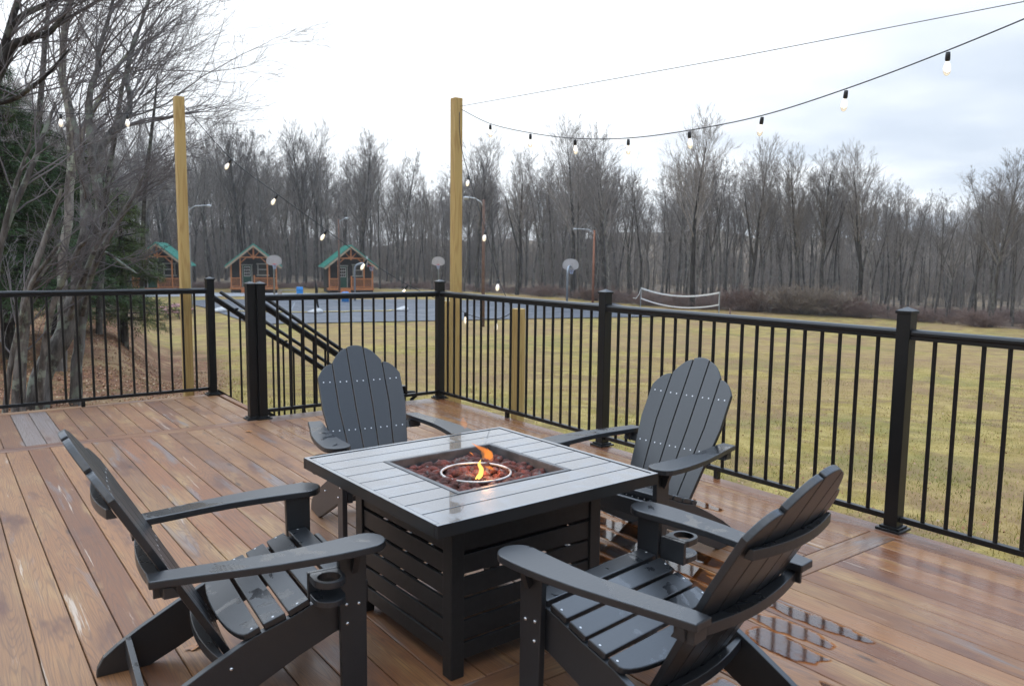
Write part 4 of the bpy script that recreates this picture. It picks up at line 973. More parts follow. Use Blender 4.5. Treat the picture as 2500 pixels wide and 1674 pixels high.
def court_clutter():
    SB = m_simple('pale_sandbag', (.45, .45, .44), (.58, .58, .57), .8, 4, .1)
    SP = [at(534, 758, 57), at(771, 757, 55), at(982, 754, 57)]
    labs = ['pale sandbag at the left end of the yellow rope', 'pale sandbag under the folded black net on the court', 'pale sandbag at the right end of the yellow rope, left of the corner post']
    for p, lab in zip(SP, labs):
        g = gz(p.x, p.y) + .05; m = MB((p.x, p.y, g)); random.seed(int(p.x * 10)); prof = [(.01, .30), (.25, .27), (.48, .17), (.55, .07), (.5, .0)]
        m.lathe(prof, (p.x, p.y, g), 18); m.v = [(x * (1 + .12 * sin(7 * y)), y * .8, z * (1 + .25 * sin(5 * x))) for x, y, z in m.v]
        tag(m.build('sandbag', SB, smooth=True), lab, 'sandbag', 'sandbags on the court')
    Y = m_simple('yellow_rope', (.50, .40, .18), (.62, .50, .24), .7, 8)
    pts = []; random.seed(2); k = 0
    for a, b in zip(SP, SP[1:]):
        for i in range(12): q_ = a.lerp(b, i / 12); q_ = q_ + Vector((0.6 * sin(i * .9), .4 * sin(i * 1.3), 0)); pts.append((q_.x, q_.y, gz(q_.x, q_.y) + .09))
    pts.append((SP[2].x, SP[2].y, gz(SP[2].x, SP[2].y) + .06)); m = MB(pts[0]); m.tube(pts, .045, 6); tag(m.build('rope', Y, smooth=True), 'yellow rope snaking across the wet court between the sandbags', 'rope')
    p = SP[1]; g = gz(p.x, p.y); root = empty('net_post', (p.x, p.y, g)); tag(root, 'slim black net post with folded black net on the middle sandbag', 'net post')
    m = MB(); m.tube([(0, 0, 0.1), (0, 0, 2.3)], .03, 8); m.build('pole', BLACK, root); m = MB(); m.tube([(.02, 0, 2.1), (.10, .02, 1.6), (.05, 0, 1.1), (.16, 0, .5), (.3, 0, .1)], [.05, .09, .10, .07, .02], 8); m.build('folded_net', BLACK, root, smooth=True)
court_clutter()

# ------------------------------------------------------------------ trees
class Segs:
    """collects tapered limb polylines and turns them into one light mesh"""
    def __init__(s): s.V = []; s.F = []; s.n = 0
    def limb(s, pts, rad, k):
        pts = np.asarray(pts, float); m = len(pts); d = np.gradient(pts, axis=0); L = np.linalg.norm(d, axis=1, keepdims=True); d = d / np.maximum(L, 1e-9)
        ref = np.array([0.31, 0.83, 0.46]); a = np.cross(d, ref); a /= np.maximum(np.linalg.norm(a, axis=1, keepdims=True), 1e-9); b = np.cross(d, a)
        th = np.arange(k) * 2 * pi / k; r = np.asarray(rad)[:, None, None]
        V = pts[:, None, :] + r * (a[:, None, :] * np.cos(th)[None, :, None] + b[:, None, :] * np.sin(th)[None, :, None])
        s.V.append(V.reshape(-1, 3)); i = np.arange(m - 1)[:, None] * k; j = np.arange(k)[None, :]; j2 = (j + 1) % k
        F = np.stack([i + j, i + j2, i + k + j2, i + k + j], -1).reshape(-1, 4) + s.n; s.F.append(F); s.n += m * k
    def arrays(s): return np.concatenate(s.V), np.concatenate(s.F)
def unit(v): return v / max(np.linalg.norm(v), 1e-9)
def grow(sg, rng, p, d, L, r, lev, spread, upb, bias=None, kids=(0, 5, 4, 3), nseg=(10, 6, 4, 3, 2), rmin=0.006, wob=0.12):
    n = nseg[min(4, 4 - lev)] if lev < 4 else nseg[0]
    pts = [p]; q = p.copy(); dd = d.copy(); st = L / n
    for i in range(n):
        dd = unit(dd + rng.normal(0, wob, 3) + np.array([0, 0, upb]) + (bias if bias is not None else 0)); q = q + dd * st; pts.append(q)
    rad = np.linspace(r, max(r * 0.25, rmin * .8), n + 1); sg.limb(pts, rad, 5 if r > 0.05 else (4 if r > .02 else 3))
    if lev <= 0: return
    nk = kids[lev] if lev < len(kids) else kids[-1]
    for c in range(nk):
        t = rng.uniform(0.18, 1.0); i = min(int(t * n), n - 1); f = t * n - i; base = np.array(pts[i]) * (1 - f) + np.array(pts[i + 1]) * f
        ax_ = unit(np.array(pts[i + 1]) - np.array(pts[i])); s_ = rng.normal(0, 1, 3); s_ = unit(s_ - ax_ * s_.dot(ax_)); an = rng.uniform(*spread)
        nd = unit(ax_ * cos(an) + s_ * sin(an)); r0 = max(rad[i] * rng.uniform(.45, .7), rmin)
        grow(sg, rng, base, nd, L * rng.uniform(.38, .62) * (1.15 - .4 * t), r0, lev - 1, spread, upb, bias, kids, nseg, rmin, wob)

BARKG = m_bark('grey_bark', (0.055, 0.048, 0.042), (0.19, 0.172, 0.155), .25, .5)
TWIG = m_bark('twig_bark', (0.185, 0.162, 0.145), (0.30, 0.268, 0.242), 0, .5)  # lightened and greyed: haze over the far crowns put into the colour
def forest_variant(seed, crown_start=.45, wide=1.0, fork=False):
    """unit tree 15 m tall: returns trunk and crown arrays"""
    rng = np.random.default_rng(seed); H = 15.0; tr = Segs(); cr = Segs()
    n = 12; p = np.zeros(3); pts = [p]; d = unit(np.array([rng.normal(0, .04), rng.normal(0, .04), 1])); pts = [np.array([0, 0, -.5])]
    q = np.zeros(3)
    for i in range(n): pts.append(q.copy()); d = unit(d + rng.normal(0, .045, 3) + np.array([0, 0, .03])); q = q + d * H / n
    pts.append(q); R0 = rng.uniform(.13, .20); rad = np.linspace(R0 * 1.15, .02, len(pts)) ; tr.limb(pts, rad, 7)
    if fork:
        i = rng.integers(5, 7); a = rng.uniform(0, 6.28); d2 = unit(np.array([cos(a) * .35, sin(a) * .35, 1])); P = [pts[i]]
        for k in range(7): d2 = unit(d2 + rng.normal(0, .05, 3) + np.array([0, 0, .06])); P.append(P[-1] + d2 * H * .07)
        tr.limb(P, np.linspace(rad[i] * .75, .02, 8), 6)
    nb = 24
    for b in range(nb):
        t = crown_start + (1 - crown_start) * (b + rng.random()) / nb; x = t * n + 1; i = min(int(x), n); f = x - i; base = pts[i] * (1 - f) + pts[min(i + 1, n + 1)] * f
        a = rng.uniform(0, 6.283); an = rng.uniform(.45, .85) * (1.15 - .45 * t); nd = np.array([cos(a) * sin(an), sin(a) * sin(an), cos(an)])
        L = H * .27 * (1.25 - t) * 1.6 * wide * rng.uniform(.6, 1.1); L = max(L, 1.1)
        grow(cr, rng, base, nd, L, max(.016, rad[i] * .45), 3, (.28, .65), .05, None, (0, 4, 4, 4), (10, 6, 4, 3, 2), .0062, .085)
    # low sparse side twigs
    for b in range(7):
        t = rng.uniform(.15, crown_start); i = int(t * n) + 1; a = rng.uniform(0, 6.28); nd = np.array([cos(a) * .85, sin(a) * .85, .4]); grow(cr, rng, pts[i], nd, rng.uniform(.8, 2.2), .014, 1, (.4, .9), .03, None, (0, 5), (10, 6, 4, 3, 2), .0075, .15)
    return tr.arrays(), cr.arrays()
variants = [forest_variant(100 + i, cs, w, fk) for i, (cs, w, fk) in enumerate(((.42, 1.0, False), (.50, .85, False), (.36, 1.15, True), (.55, .8, False), (.45, 1.0, True), (.30, 1.1, False), (.48, .95, True), (.40, .9, False)))]
def fan_variant(seed, crown_start, fork):
    """open-grown tree 15 m tall with a dark stem and a rounded fan of fine straight branches"""
    rng = np.random.default_rng(seed); H = 15.0; tr = Segs(); cr = Segs(); n = 12; pts = [np.array([0, 0, -.5])]; q = np.zeros(3); d = np.array([0, 0, 1.])
    for i in range(n): pts.append(q.copy()); d = unit(d + rng.normal(0, .035, 3) + np.array([0, 0, .05])); q = q + d * H * .92 / n
    pts.append(q); R0 = .23; rad = np.linspace(R0 * 1.15, .025, len(pts)); tr.limb(pts, rad, 8)
    if fork:
        i = 5; a = rng.uniform(0, 6.28); d2 = unit(np.array([cos(a) * .4, sin(a) * .4, 1])); P = [pts[i]]
        for k in range(7): d2 = unit(d2 + rng.normal(0, .03, 3) + np.array([0, 0, .08])); P.append(P[-1] + d2 * H * .065)
        tr.limb(P, np.linspace(rad[i] * .7, .03, 8), 6)
    for b in range(40):
        t = crown_start + (1 - crown_start) * ((b + rng.random()) / 40); x = t * n + 1; i = min(int(x), n); f = x - i; base = pts[i] * (1 - f) + pts[min(i + 1, n + 1)] * f
        a = b * 2.4 + rng.uniform(-.5, .5); an = rng.uniform(.5, .8) * (1.1 - .55 * t); nd = np.array([cos(a) * sin(an), sin(a) * sin(an), cos(an)])
        c = (t - crown_start) / (1 - crown_start); L = H * (.34 - .19 * c) * rng.uniform(.75, 1.1)
        grow(cr, rng, base, nd, L, max(.018, rad[i] * .38), 3, (.22, .5), .035, None, (0, 4, 4, 5), (10, 7, 5, 4, 2), .0055, .05)
    return tr.arrays(), cr.arrays()
fans = [fan_variant(300, .38, False), fan_variant(301, .48, True), fan_variant(302, .42, False)]
BARKH = m_bark('dark_tree_bark', (0.038, 0.033, 0.029), (0.10, 0.09, 0.08), .15, .5)
SKY_U = [-600, 0, 300, 420, 480, 560, 610, 650, 700, 740, 800, 860, 920, 960, 1010, 1050, 1160, 1200, 1270, 1330, 1400, 1450, 1500, 1560, 1620, 1690, 1750, 1820, 1880, 1950, 2060, 2110, 2160, 2220, 2300, 2400, 2440, 2500, 3200]
SKY_V = [120, 200, 300, 320, 330, 325, 318, 345, 352, 330, 372, 350, 352, 380, 395, 390, 355, 385, 400, 385, 330, 350, 350, 425, 425, 335, 385, 380, 405, 395, 382, 395, 440, 425, 475, 410, 412, 440, 420]
tree_meshes = []
def forest():
    protos = []
    for (tv, tf), (cv, cf) in variants + fans:
        e = empty('bare_tree'); t = np_mesh('trunk', tv, tf, BARKG if len(protos) < 8 else BARKH, parent=e); c = np_mesh('crown', cv, cf, TWIG, parent=e); protos.append(e)
        t.data.polygons.foreach_set('use_smooth', [True] * len(t.data.polygons))
    used = [False] * len(protos); rng = random.Random(77); cnt = 0
    near_what = [(-400, 'beyond the left edge'), (330, 'beyond the evergreens'), (480, 'behind the left pine post'), (560, 'left of the second cabin'), (700, 'behind the second cabin'), (800, 'between the two right cabins'), (930, 'behind the rightmost cabin'), (1050, 'right of the rightmost cabin'), (1130, 'behind the corner pine post'), (1250, 'behind the tallest lamp post'), (1350, 'left of the rightmost hoop'), (1480, 'behind the reddish lamp post'), (1650, 'behind the volleyball net'), (1850, 'behind the short stake'), (2050, 'behind the tan brush'), (2300, 'above the third railing post'), (2700, 'at the far right')]
    placed = []
    def place(u, v_top, D, k, label, group, sx=1.0, shade=None):
        nonlocal cnt
        p = at(u, 700, D); g = gz(p.x, p.y); top = at(u, v_top, D).z; h = max(6, top - g)
        e = protos[k] if not used[k] else copy_tree(protos[k]); used[k] = True
        e.location = (p.x, p.y, g - .05); s_ = h / 15.0; e.scale = (s_ * sx, s_ * sx, s_); e.rotation_euler = (0, 0, rng.uniform(0, 6.28)); tag(e, label, 'tree', group); cnt += 1
    heroes = [(598, 312, 0, 98, 4, 'tall bare tree with upswept branches rising left of the second cabin roof'), (-45, 0, 0, 0, 0, ''), (745, 325, 0, 99, 2, 'tall forked bare tree between the second and the rightmost cabin'), (880, 342, 0, 99, 0, 'round crowned bare tree rising behind the rightmost cabin'), (1165, 350, 0, 90, 5, 'round crowned bare tree right of the corner pine post'), (1262, 395, 0, 84, 7, 'dark trunked bare tree between the two right lamp posts'),
              (1398, 312, 0, 80, 6, 'tall wide crowned bare tree above the hoop seen from behind'), (1475, 335, 0, 79, 0, 'tall bare tree just right of the reddish lamp post'), (1692, 310, 0, 66, 2, 'tallest bare tree with a thick dark trunk behind the right end of the volleyball net'), (1830, 372, 0, 66, 1, 'bare tree with a thin wavy trunk right of the volleyball net'), (1950, 385, 0, 66, 3, 'slim tall bare tree behind the brown brush'), (2010, 392, 0, 65, 4, 'forked bare tree behind the right end of the brown brush'), (2100, 385, 0, 64, 7, 'slim bare tree just right of the brown brush'), (2425, 398, 0, 59, 6, 'large dark bare tree in the far right of the field edge')]
    for u, vt, _, D, k, lab in heroes:
        if not lab: continue
        place(u, vt, D - (1.5 if u > 1000 else 0), 8 + (k % 3), lab, None, 1.0 if u < 1050 else 1.05)
    rows = [(0.5, 56), (5, 54), (11, 52), (18, 52), (27, 50)]
    rown = ['front', 'second', 'third', 'fourth', 'rearmost']; nums = 'no one two three four five six seven eight nine ten eleven twelve thirteen fourteen fifteen sixteen'.split(); ords = 'first second third fourth fifth sixth seventh eighth ninth tenth eleventh twelfth thirteenth fourteenth fifteenth sixteenth'.split()
    todo = {}
    for ri, (off, n) in enumerate(rows):
        for i in range(n):
            u = -120 + (2720) * (i + rng.uniform(.1, .9)) / n; D = edge_D(u) + off + rng.uniform(-1.5, 2.5)
            if 330 < u < 930 and D < 94: D = 94 + rng.uniform(0, 4)
            sv = float(np.interp(u, SKY_U, SKY_V)); vt = sv + (rng.uniform(22, 95) if u > 1000 else rng.uniform(0, 70)) + (20 if ri > 2 else 0)
            if cnt + sum(len(x) for x in todo.values()) >= 286: break
            todo.setdefault((ri, next(l for lim, l in near_what if u < lim)), []).append((u, vt, D))
    for (ri, zone), L_ in todo.items():
        L_.sort()
        for i, (u, vt, D) in enumerate(L_):
            lab = ('only %s-row bare tree %s' % (rown[ri], zone)) if len(L_) == 1 else ('%s from the left of %s %s-row bare trees %s' % (ords[i], nums[len(L_)], rown[ri], zone))
            place(u, vt, D, rng.randrange(8), lab, 'bare trees of the wood', rng.uniform(.8, 1.1))
forest()
def woodland():
    """the mass of trees behind the individual ones"""
    rng = np.random.default_rng(5); Vs = []; Fs = []; n = 0
    lows = []
    for sd in range(4):
        r = np.random.default_rng(900 + sd); sg = Segs(); pts = [np.array([0, 0, -.5])]; q = np.zeros(3); d = np.array([0, 0, 1.])
        for i in range(8): pts.append(q.copy()); d = unit(d + r.normal(0, .05, 3)); q = q + d * 15 / 8
        pts.append(q); sg.limb(pts, np.linspace(.20, .03, len(pts)), 4)
        for b in range(22):
            t = r.uniform(.28, 1); i = min(int(t * 8) + 1, 8); a = r.uniform(0, 6.28); an = r.uniform(.4, .9); nd = np.array([cos(a) * sin(an), sin(a) * sin(an), cos(an)])
            grow(sg, r, pts[i], nd, r.uniform(2.0, 4.5) * (1.3 - t * .7), .035, 2, (.3, .8), .05, None, (0, 3, 5), (10, 6, 4, 3, 2), .016, .13)
        for b in range(26):     # saplings and undergrowth round the trunk
            a = r.uniform(0, 6.28); rr = r.uniform(.5, 3.2); p = np.array([cos(a) * rr, sin(a) * rr, -.3]); grow(sg, r, p, unit(np.array([r.normal(0, .12), r.normal(0, .12), 1])), r.uniform(2, 7), .03, 1, (.3, .7), .03, None, (0, 4), (10, 6, 4, 3, 2), .013, .1)
        lows.append(sg.arrays())
    for i in range(820):
        u = rng.uniform(-900, 3300); D = edge_D(u) + (rng.uniform(20, 95) if -150 < u < 2650 else rng.uniform(0, 60))
        if 330 < u < 950: D = max(D, 112 + rng.uniform(0, 50))
        p = at(u, 700, D); g = gz(p.x, p.y); sv = float(np.interp(u, SKY_U, SKY_V)) + rng.uniform(70, 150); h = max(7, at(u, sv, D).z - g); V, F_ = lows[i % 4]
        a = rng.uniform(0, 6.28); s_ = h / 15; c, s2 = cos(a) * s_ * .95, sin(a) * s_ * .95
        W_ = np.stack([V[:, 0] * c - V[:, 1] * s2 + p.x, V[:, 0] * s2 + V[:, 1] * c + p.y, V[:, 2] * s_ + g - .1], 1); Vs.append(W_); Fs.append(F_ + n); n += len(V)
    o = np_mesh('woodland', np.concatenate(Vs), np.concatenate(Fs), m_bark('deep_wood_bark', (0.115, 0.097, 0.083), (0.20, 0.173, 0.15), 0, .5)); tag(o, 'mass of bare grey brown trees filling the wood behind the field and cabins', 'woodland', kind='stuff')
woodland()

# thickets at the edge of the field
def thicket():
    mats = [m_simple('reddish_twigs', (0.17, 0.11, 0.09), (0.25, 0.17, 0.14), .9, 2), m_simple('tan_twigs', (0.19, 0.145, 0.11), (0.28, 0.22, 0.165), .9, 2)]
    protos = []
    for sd in range(3):
        r = np.random.default_rng(50 + sd); sg = Segs()
        for b in range(60):
            a = r.uniform(0, 6.28); rr = r.uniform(0, .5); t = r.uniform(.1, .9); p = np.array([cos(a) * rr, sin(a) * rr, -.1]); grow(sg, r, p, unit(np.array([cos(a) * t, sin(a) * t, 1])), r.uniform(.9, 1.6), .014, 2, (.25, .7), .01, None, (0, 4, 5), (10, 6, 4, 4, 2), .008, .15)
        protos.append(sg.arrays())
    rng = random.Random(4); spots = []
    for u, v, w, h, c, lab in ((1650, 750, 1.6, 1.2, 0, 'low reddish shrub under the right end of the volleyball net'), (1800, 757, 2.2, 1.7, 0, 'reddish brown shrub at the left end of the brush beyond the stake'), (1850, 760, 2.4, 1.6, 0, 'reddish brown shrub between the stake and the big tan shrub'), (1905, 760, 2.6, 1.9, 1, 'tan shrub on the left shoulder of the biggest shrub'), (1960, 760, 3.0, 2.0, 1, 'biggest tan shrub, a rounded mound in the brush at the field edge'), (2020, 762, 2.6, 1.9, 1, 'tan shrub on the right shoulder of the biggest shrub'), (2065, 764, 2.2, 1.4, 0, 'dark red shrub at the right end of the brush'), (2110, 766, 1.8, 1.0, 0, 'last low red shrub at the right end of the brush'), (1720, 755, 1.8, 1.1, 0, 'low red shrub at the foot of the tallest tree'), (1500, 746, 1.8, 1.3, 0, 'low reddish shrub left of the volleyball net'), (1590, 748, 1.8, 1.1, 0, 'low reddish shrub behind the middle of the volleyball net'), (2390, 776, 1.6, 1.0, 0, 'low red shrub at the foot of the large dark tree on the far right'), (2240, 770, 1.5, .8, 0, 'low red shrub behind the third railing post'), (1330, 738, 1.8, 1.2, 0, 'low reddish shrub left of the hoop seen from behind'), (1440, 742, 1.8, 1.2, 0, 'low reddish shrub at the foot of the reddish lamp post')):
        D = edge_D(u) - 1.0; p = at(u, v, D); V, F_ = protos[rng.randrange(3)]; sx_ = w / 1.9 * 1.3; sz_ = h / 1.5
        o = np_mesh('shrub', V * np.array([sx_, sx_, sz_]), F_, mats[c], loc=(p.x, p.y, gz(p.x, p.y))); o.rotation_euler = (0, 0, rng.uniform(0, 6)); tag(o, lab, 'shrub', 'shrubs at the field edge')
    # knee-high dead growth along the whole edge
    r = np.random.default_rng(9); Vs = []; Fs = []; n = 0
    for i in range(520):
        u = r.uniform(-300, 2700); D = edge_D(u) + r.uniform(-1.5, 9)
        if 330 < u < 950: D = 93 + r.uniform(0, 8)
        p = at(u, 740, D); V, F_ = protos[i % 3]; k = F_.max() + 1; s_ = r.uniform(.35, .75); a = r.uniform(0, 6.28); sub = V * s_
        keep = F_[: len(F_) // 4]; W_ = np.stack([sub[:, 0] * cos(a) * 1.8 - sub[:, 1] * sin(a) * 1.8 + p.x, sub[:, 0] * sin(a) * 1.8 + sub[:, 1] * cos(a) * 1.8 + p.y, sub[:, 2] * .7 + gz(p.x, p.y)], 1)
        mx = keep.max() + 1; Vs.append(W_[:mx]); Fs.append(keep + n); n += mx
    o = np_mesh('undergrowth', np.concatenate(Vs), np.concatenate(Fs), mats[0]); tag(o, 'reddish dead undergrowth along the foot of the wood', 'undergrowth', kind='stuff')
thicket()

# the near trees on the left
BARKN = m_bark('lichen_bark', (0.08, 0.07, 0.062), (0.24, 0.22, 0.20), .8, 1.0)
BARKD = m_bark('dark_bark', (0.030, 0.026, 0.023), (0.085, 0.075, 0.066), .35, 1.0)
BARKT = m_simple('fine_twigs', (0.11, 0.096, 0.096), (0.19, 0.17, 0.165), .9, 2)
RIGHT = np.array([RR[0][0], RR[1][0], 0.0]); RIGHT /= np.linalg.norm(RIGHT); FWD = np.array([-RIGHT[1], RIGHT[0], 0.0])
def near_tree(base_uvd, stems, label, mat, seed, twigs=True):
    """stems: list of (waypoints [(u, v, D)], pixel radii, number of side limbs, limb length, start fraction)"""
    b = at(*base_uvd); g = gz(b.x, b.y); root = empty('bare_tree', (b.x, b.y, g)); tag(root, label, 'tree', 'bare trees left of the deck')
    rng = np.random.default_rng(seed); o = np.array([b.x, b.y, g]); tr = Segs(); cr = Segs(); sub = Segs()
    for wi, (wp, pr, nl, LL, t0) in enumerate(stems):
        P = [np.array(at(u, v, D)) - o for u, v, D in wp]; R_ = [p_ * w[2] / F for p_, w in zip(pr, wp)]
        if wp[0][1] > 800:      # carry the stem down into the ground below its first point
            x_, y_ = P[0][0] + o[0], P[0][1] + o[1]; gg = gz(x_, y_) - o[2] - .35
            if P[0][2] > gg: ln = (P[1] - P[0]) / max(P[1][2] - P[0][2], .05) * .5; P.insert(0, np.array([P[0][0] - ln[0] * (P[0][2] - gg), P[0][1] - ln[1] * (P[0][2] - gg), gg])); R_.insert(0, R_[0] * 1.25)
        # resample with a little wobble
        pts = []; rad = []
        for i in range(len(P) - 1):
            for k in range(4): t = k / 4; pts.append(P[i] * (1 - t) + P[i + 1] * t + (rng.normal(0, R_[i] * .18, 3) if (i or k) else 0)); rad.append(R_[i] * (1 - t) + R_[i + 1] * t)
        pts.append(P[-1]); rad.append(R_[-1])
        if wi == 0: pts[0] = pts[0] * 1.0; pts[0][2] -= .4
        pts = np.array(pts); 
        for _ in range(1): pts[1:-1] = (pts[:-2] + 2 * pts[1:-1] + pts[2:]) / 4
        tr.limb(pts, rad, 9)
        for k in range(int(nl * 1.15)):
            t = rng.uniform(t0, 1) * (len(pts) - 1); i = min(int(t), len(pts) - 2); base = pts[i] + (pts[i + 1] - pts[i]) * (t - i); ax_ = unit(pts[i + 1] - pts[i])
            sgn = 1 if rng.random() < .78 else -1
            nd = unit(ax_ * .5 + RIGHT * sgn * rng.uniform(.3, 1.0) + FWD * rng.normal(0, .45) + np.array([0, 0, rng.uniform(.1, .7)]))
            grow(cr, rng, base, nd, LL * rng.uniform(.5, 1.15), min(.016, rad[i] * .45), 3, (.25, .7), .03, RIGHT * .03, (0, 3, 3, 4), (10, 7, 6, 4, 3), .0025, .10)
    t = np_mesh('trunk', *tr.arrays(), mat, parent=root); t.data.polygons.foreach_set('use_smooth', [True] * len(t.data.polygons))
    if cr.n: np_mesh('crown', *cr.arrays(), BARKT, parent=root)
def left_trees():
    near_tree((105, 935, 12.0), [
        ([(96, 945, 12.0), (125, 872, 12.0), (160, 800, 12.0), (176, 745, 12.0), (188, 690, 12.0), (198, 590, 12.0), (216, 510, 12.1)], [22, 20, 19, 17, 12, 8, 4], 4, 1.0, .7),
        ([(186, 925, 12.2), (190, 860, 12.2), (196, 790, 12.2), (207, 700, 12.2), (212, 610, 12.2), (209, 540, 12.4), (208, 436, 12.6), (194, 388, 12.8), (189, 340, 13.0), (170, 250, 13.3)], [12, 11, 11, 11, 12, 12, 10, 9, 7, 4], 8, 1.8, .6),
        ([(188, 745, 12.1), (212, 650, 12.1), (245, 520, 12.3), (238, 430, 12.4), (250, 350, 12.6), (286, 308, 12.8), (316, 276, 13.0), (318, 233, 13.2), (308, 194, 13.4), (320, 126, 13.6), (340, 70, 13.8), (366, -10, 14.0)], [15, 12, 9, 8, 8, 9, 6, 5.5, 5, 4.5, 3.5, 2.5], 14, 2.2, .4),
        ([(205, 700, 12.0), (252, 601, 11.8), (291, 538, 11.7), (334, 465, 11.6), (350, 430, 11.5)], [9, 7, 5.5, 4, 2], 7, 1.0, .3),
        ([(236, 470, 12.3), (214, 300, 12.6), (223, 204, 12.8), (243, 165, 12.9), (240, 131, 13.0), (262, 58, 13.2), (280, -20, 13.4)], [8, 7, 6, 5.5, 5, 4, 3], 14, 2.2, .2),
        ([(165, 790, 12.0), (185, 720, 11.6), (235, 600, 11.3), (262, 560, 11.2)], [8, 6, 5, 3], 4, .9, .4), ([(200, 770, 12.0), (228, 651, 11.7), (285, 545, 11.5), (329, 475, 11.4)], [6, 6, 5, 2.5], 6, 1.0, .2), ([(222, 640, 12.0), (258, 612, 11.7), (318, 658, 11.3), (335, 668, 11.2)], [4, 3.5, 3, 1.5], 5, .8, .1)],
        'big leaning tree with pale lichen on its forked trunk behind the left railing', BARKN, 21)
    near_tree((158, 800, 15.5), [
        ([(150, 820, 15.5), (155, 620, 15.5), (166, 520, 15.5), (170, 436, 15.5), (179, 300, 15.5), (160, 233, 15.5), (150, 184, 15.5), (155, 97, 15.5), (172, -10, 15.5), (180, -150, 15.5)], [10, 9.5, 9, 9, 9, 8, 7, 6.5, 5, 3], 18, 3.0, .4),
        ([(170, 436, 15.5), (196, 330, 15.4), (245, 240, 15.3), (275, 175, 15.2), (330, 110, 15.1)], [7, 6, 5, 4, 2], 8, 2.2, .2)],
        'straight grey trunk rising out of the picture left of the forked leaning tree', BARKN, 22)
    near_tree((-60, 850, 13), [
        ([(-70, 870, 13), (-60, 500, 13), (-40, 300, 13), (-10, 190, 13), (10, 120, 13), (60, -60, 13)], [13, 12, 11, 10, 8, 5], 9, 2.4, .5),
        ([(-12, 195, 13), (30, 110, 12.8), (65, 96, 12.7), (120, 82, 12.6), (152, 40, 12.5), (200, -30, 12.4)], [10, 9, 8, 6, 4, 2], 14, 2.2, .1),
        ([(-5, 160, 13), (25, 70, 12.8), (60, 35, 12.7), (135, 2, 12.6), (190, -40, 12.5)], [8, 7, 6, 5, 3], 10, 2.0, .1),
        ([(-30, 260, 13), (40, 240, 12.6), (110, 190, 12.2), (170, 120, 12.0)], [6, 5, 3.5, 2], 8, 2.0, .1)],
        'dark tree at the left edge of the picture with long branches reaching into the sky', BARKD, 23)
    near_tree((-30, 850, 10.5), [([(-45, 860, 10.5), (0, 595, 10.5), (45, 480, 10.5), (80, 400, 10.5), (115, 310, 10.6), (135, 250, 10.7)], [7, 6.5, 6, 5.5, 4, 2.5], 6, 1.2, .3),
        ([(-10, 640, 10.5), (25, 500, 10.4), (48, 420, 10.4), (75, 350, 10.4)], [5.5, 5, 4, 2.5], 4, 1.0, .2)], 'pale slanting double stem at the far left in front of the evergreens', BARKN, 24)
    near_tree((60, 830, 11.5), [([(40, 860, 11.5), (60, 707, 11.4), (153, 471, 11.2)], [5, 5, 2.5], 6, .9, .2), ([(60, 850, 11.5), (78, 707, 11.4), (150, 606, 11.2)], [5, 4.5, 2.5], 5, .8, .2), ([(50, 840, 11.5), (90, 640, 11.3), (125, 540, 11.2), (150, 460, 11.1)], [6, 5.5, 4.5, 3], 7, 1.0, .2), ([(30, 850, 11.5), (75, 690, 11.2), (140, 600, 11.0), (150, 590, 11)], [5, 4.5, 3, 2], 5, .8, .2), ([(110, 830, 11.5), (130, 740, 11.3), (195, 600, 11.1), (210, 590, 11)], [7, 6, 5, 3], 4, .8, .2)], 'clump of thin pale slanting stems between the double stem and the forked leaning tree', BARKN, 25)
    near_tree((230, 760, 19), [([(240, 770, 19), (250, 600, 19), (262, 450, 19), (280, 330, 19), (300, 200, 19), (330, 80, 19)], [7, 6.5, 6, 5, 4, 2], 20, 3.2, .3)], 'slim bare tree right behind the forked leaning tree', BARKD, 26)
    near_tree((345, 745, 30), [([(345, 750, 30), (350, 620, 30), (352, 480, 30), (362, 380, 30), (375, 280, 30), (385, 180, 30)], [5, 5, 4.5, 4, 3, 1.5], 20, 4.0, .3)], 'slim bare tree rising out of the evergreen left of the left pine post', BARKD, 27)
    near_tree((60, 780, 24), [([(70, 790, 24), (80, 500, 24), (95, 300, 24), (110, 100, 24), (130, -80, 24)], [8, 7, 6, 5, 3], 22, 3.8, .3)], 'bare tree standing among the evergreens at the left', BARKD, 28)
left_trees()

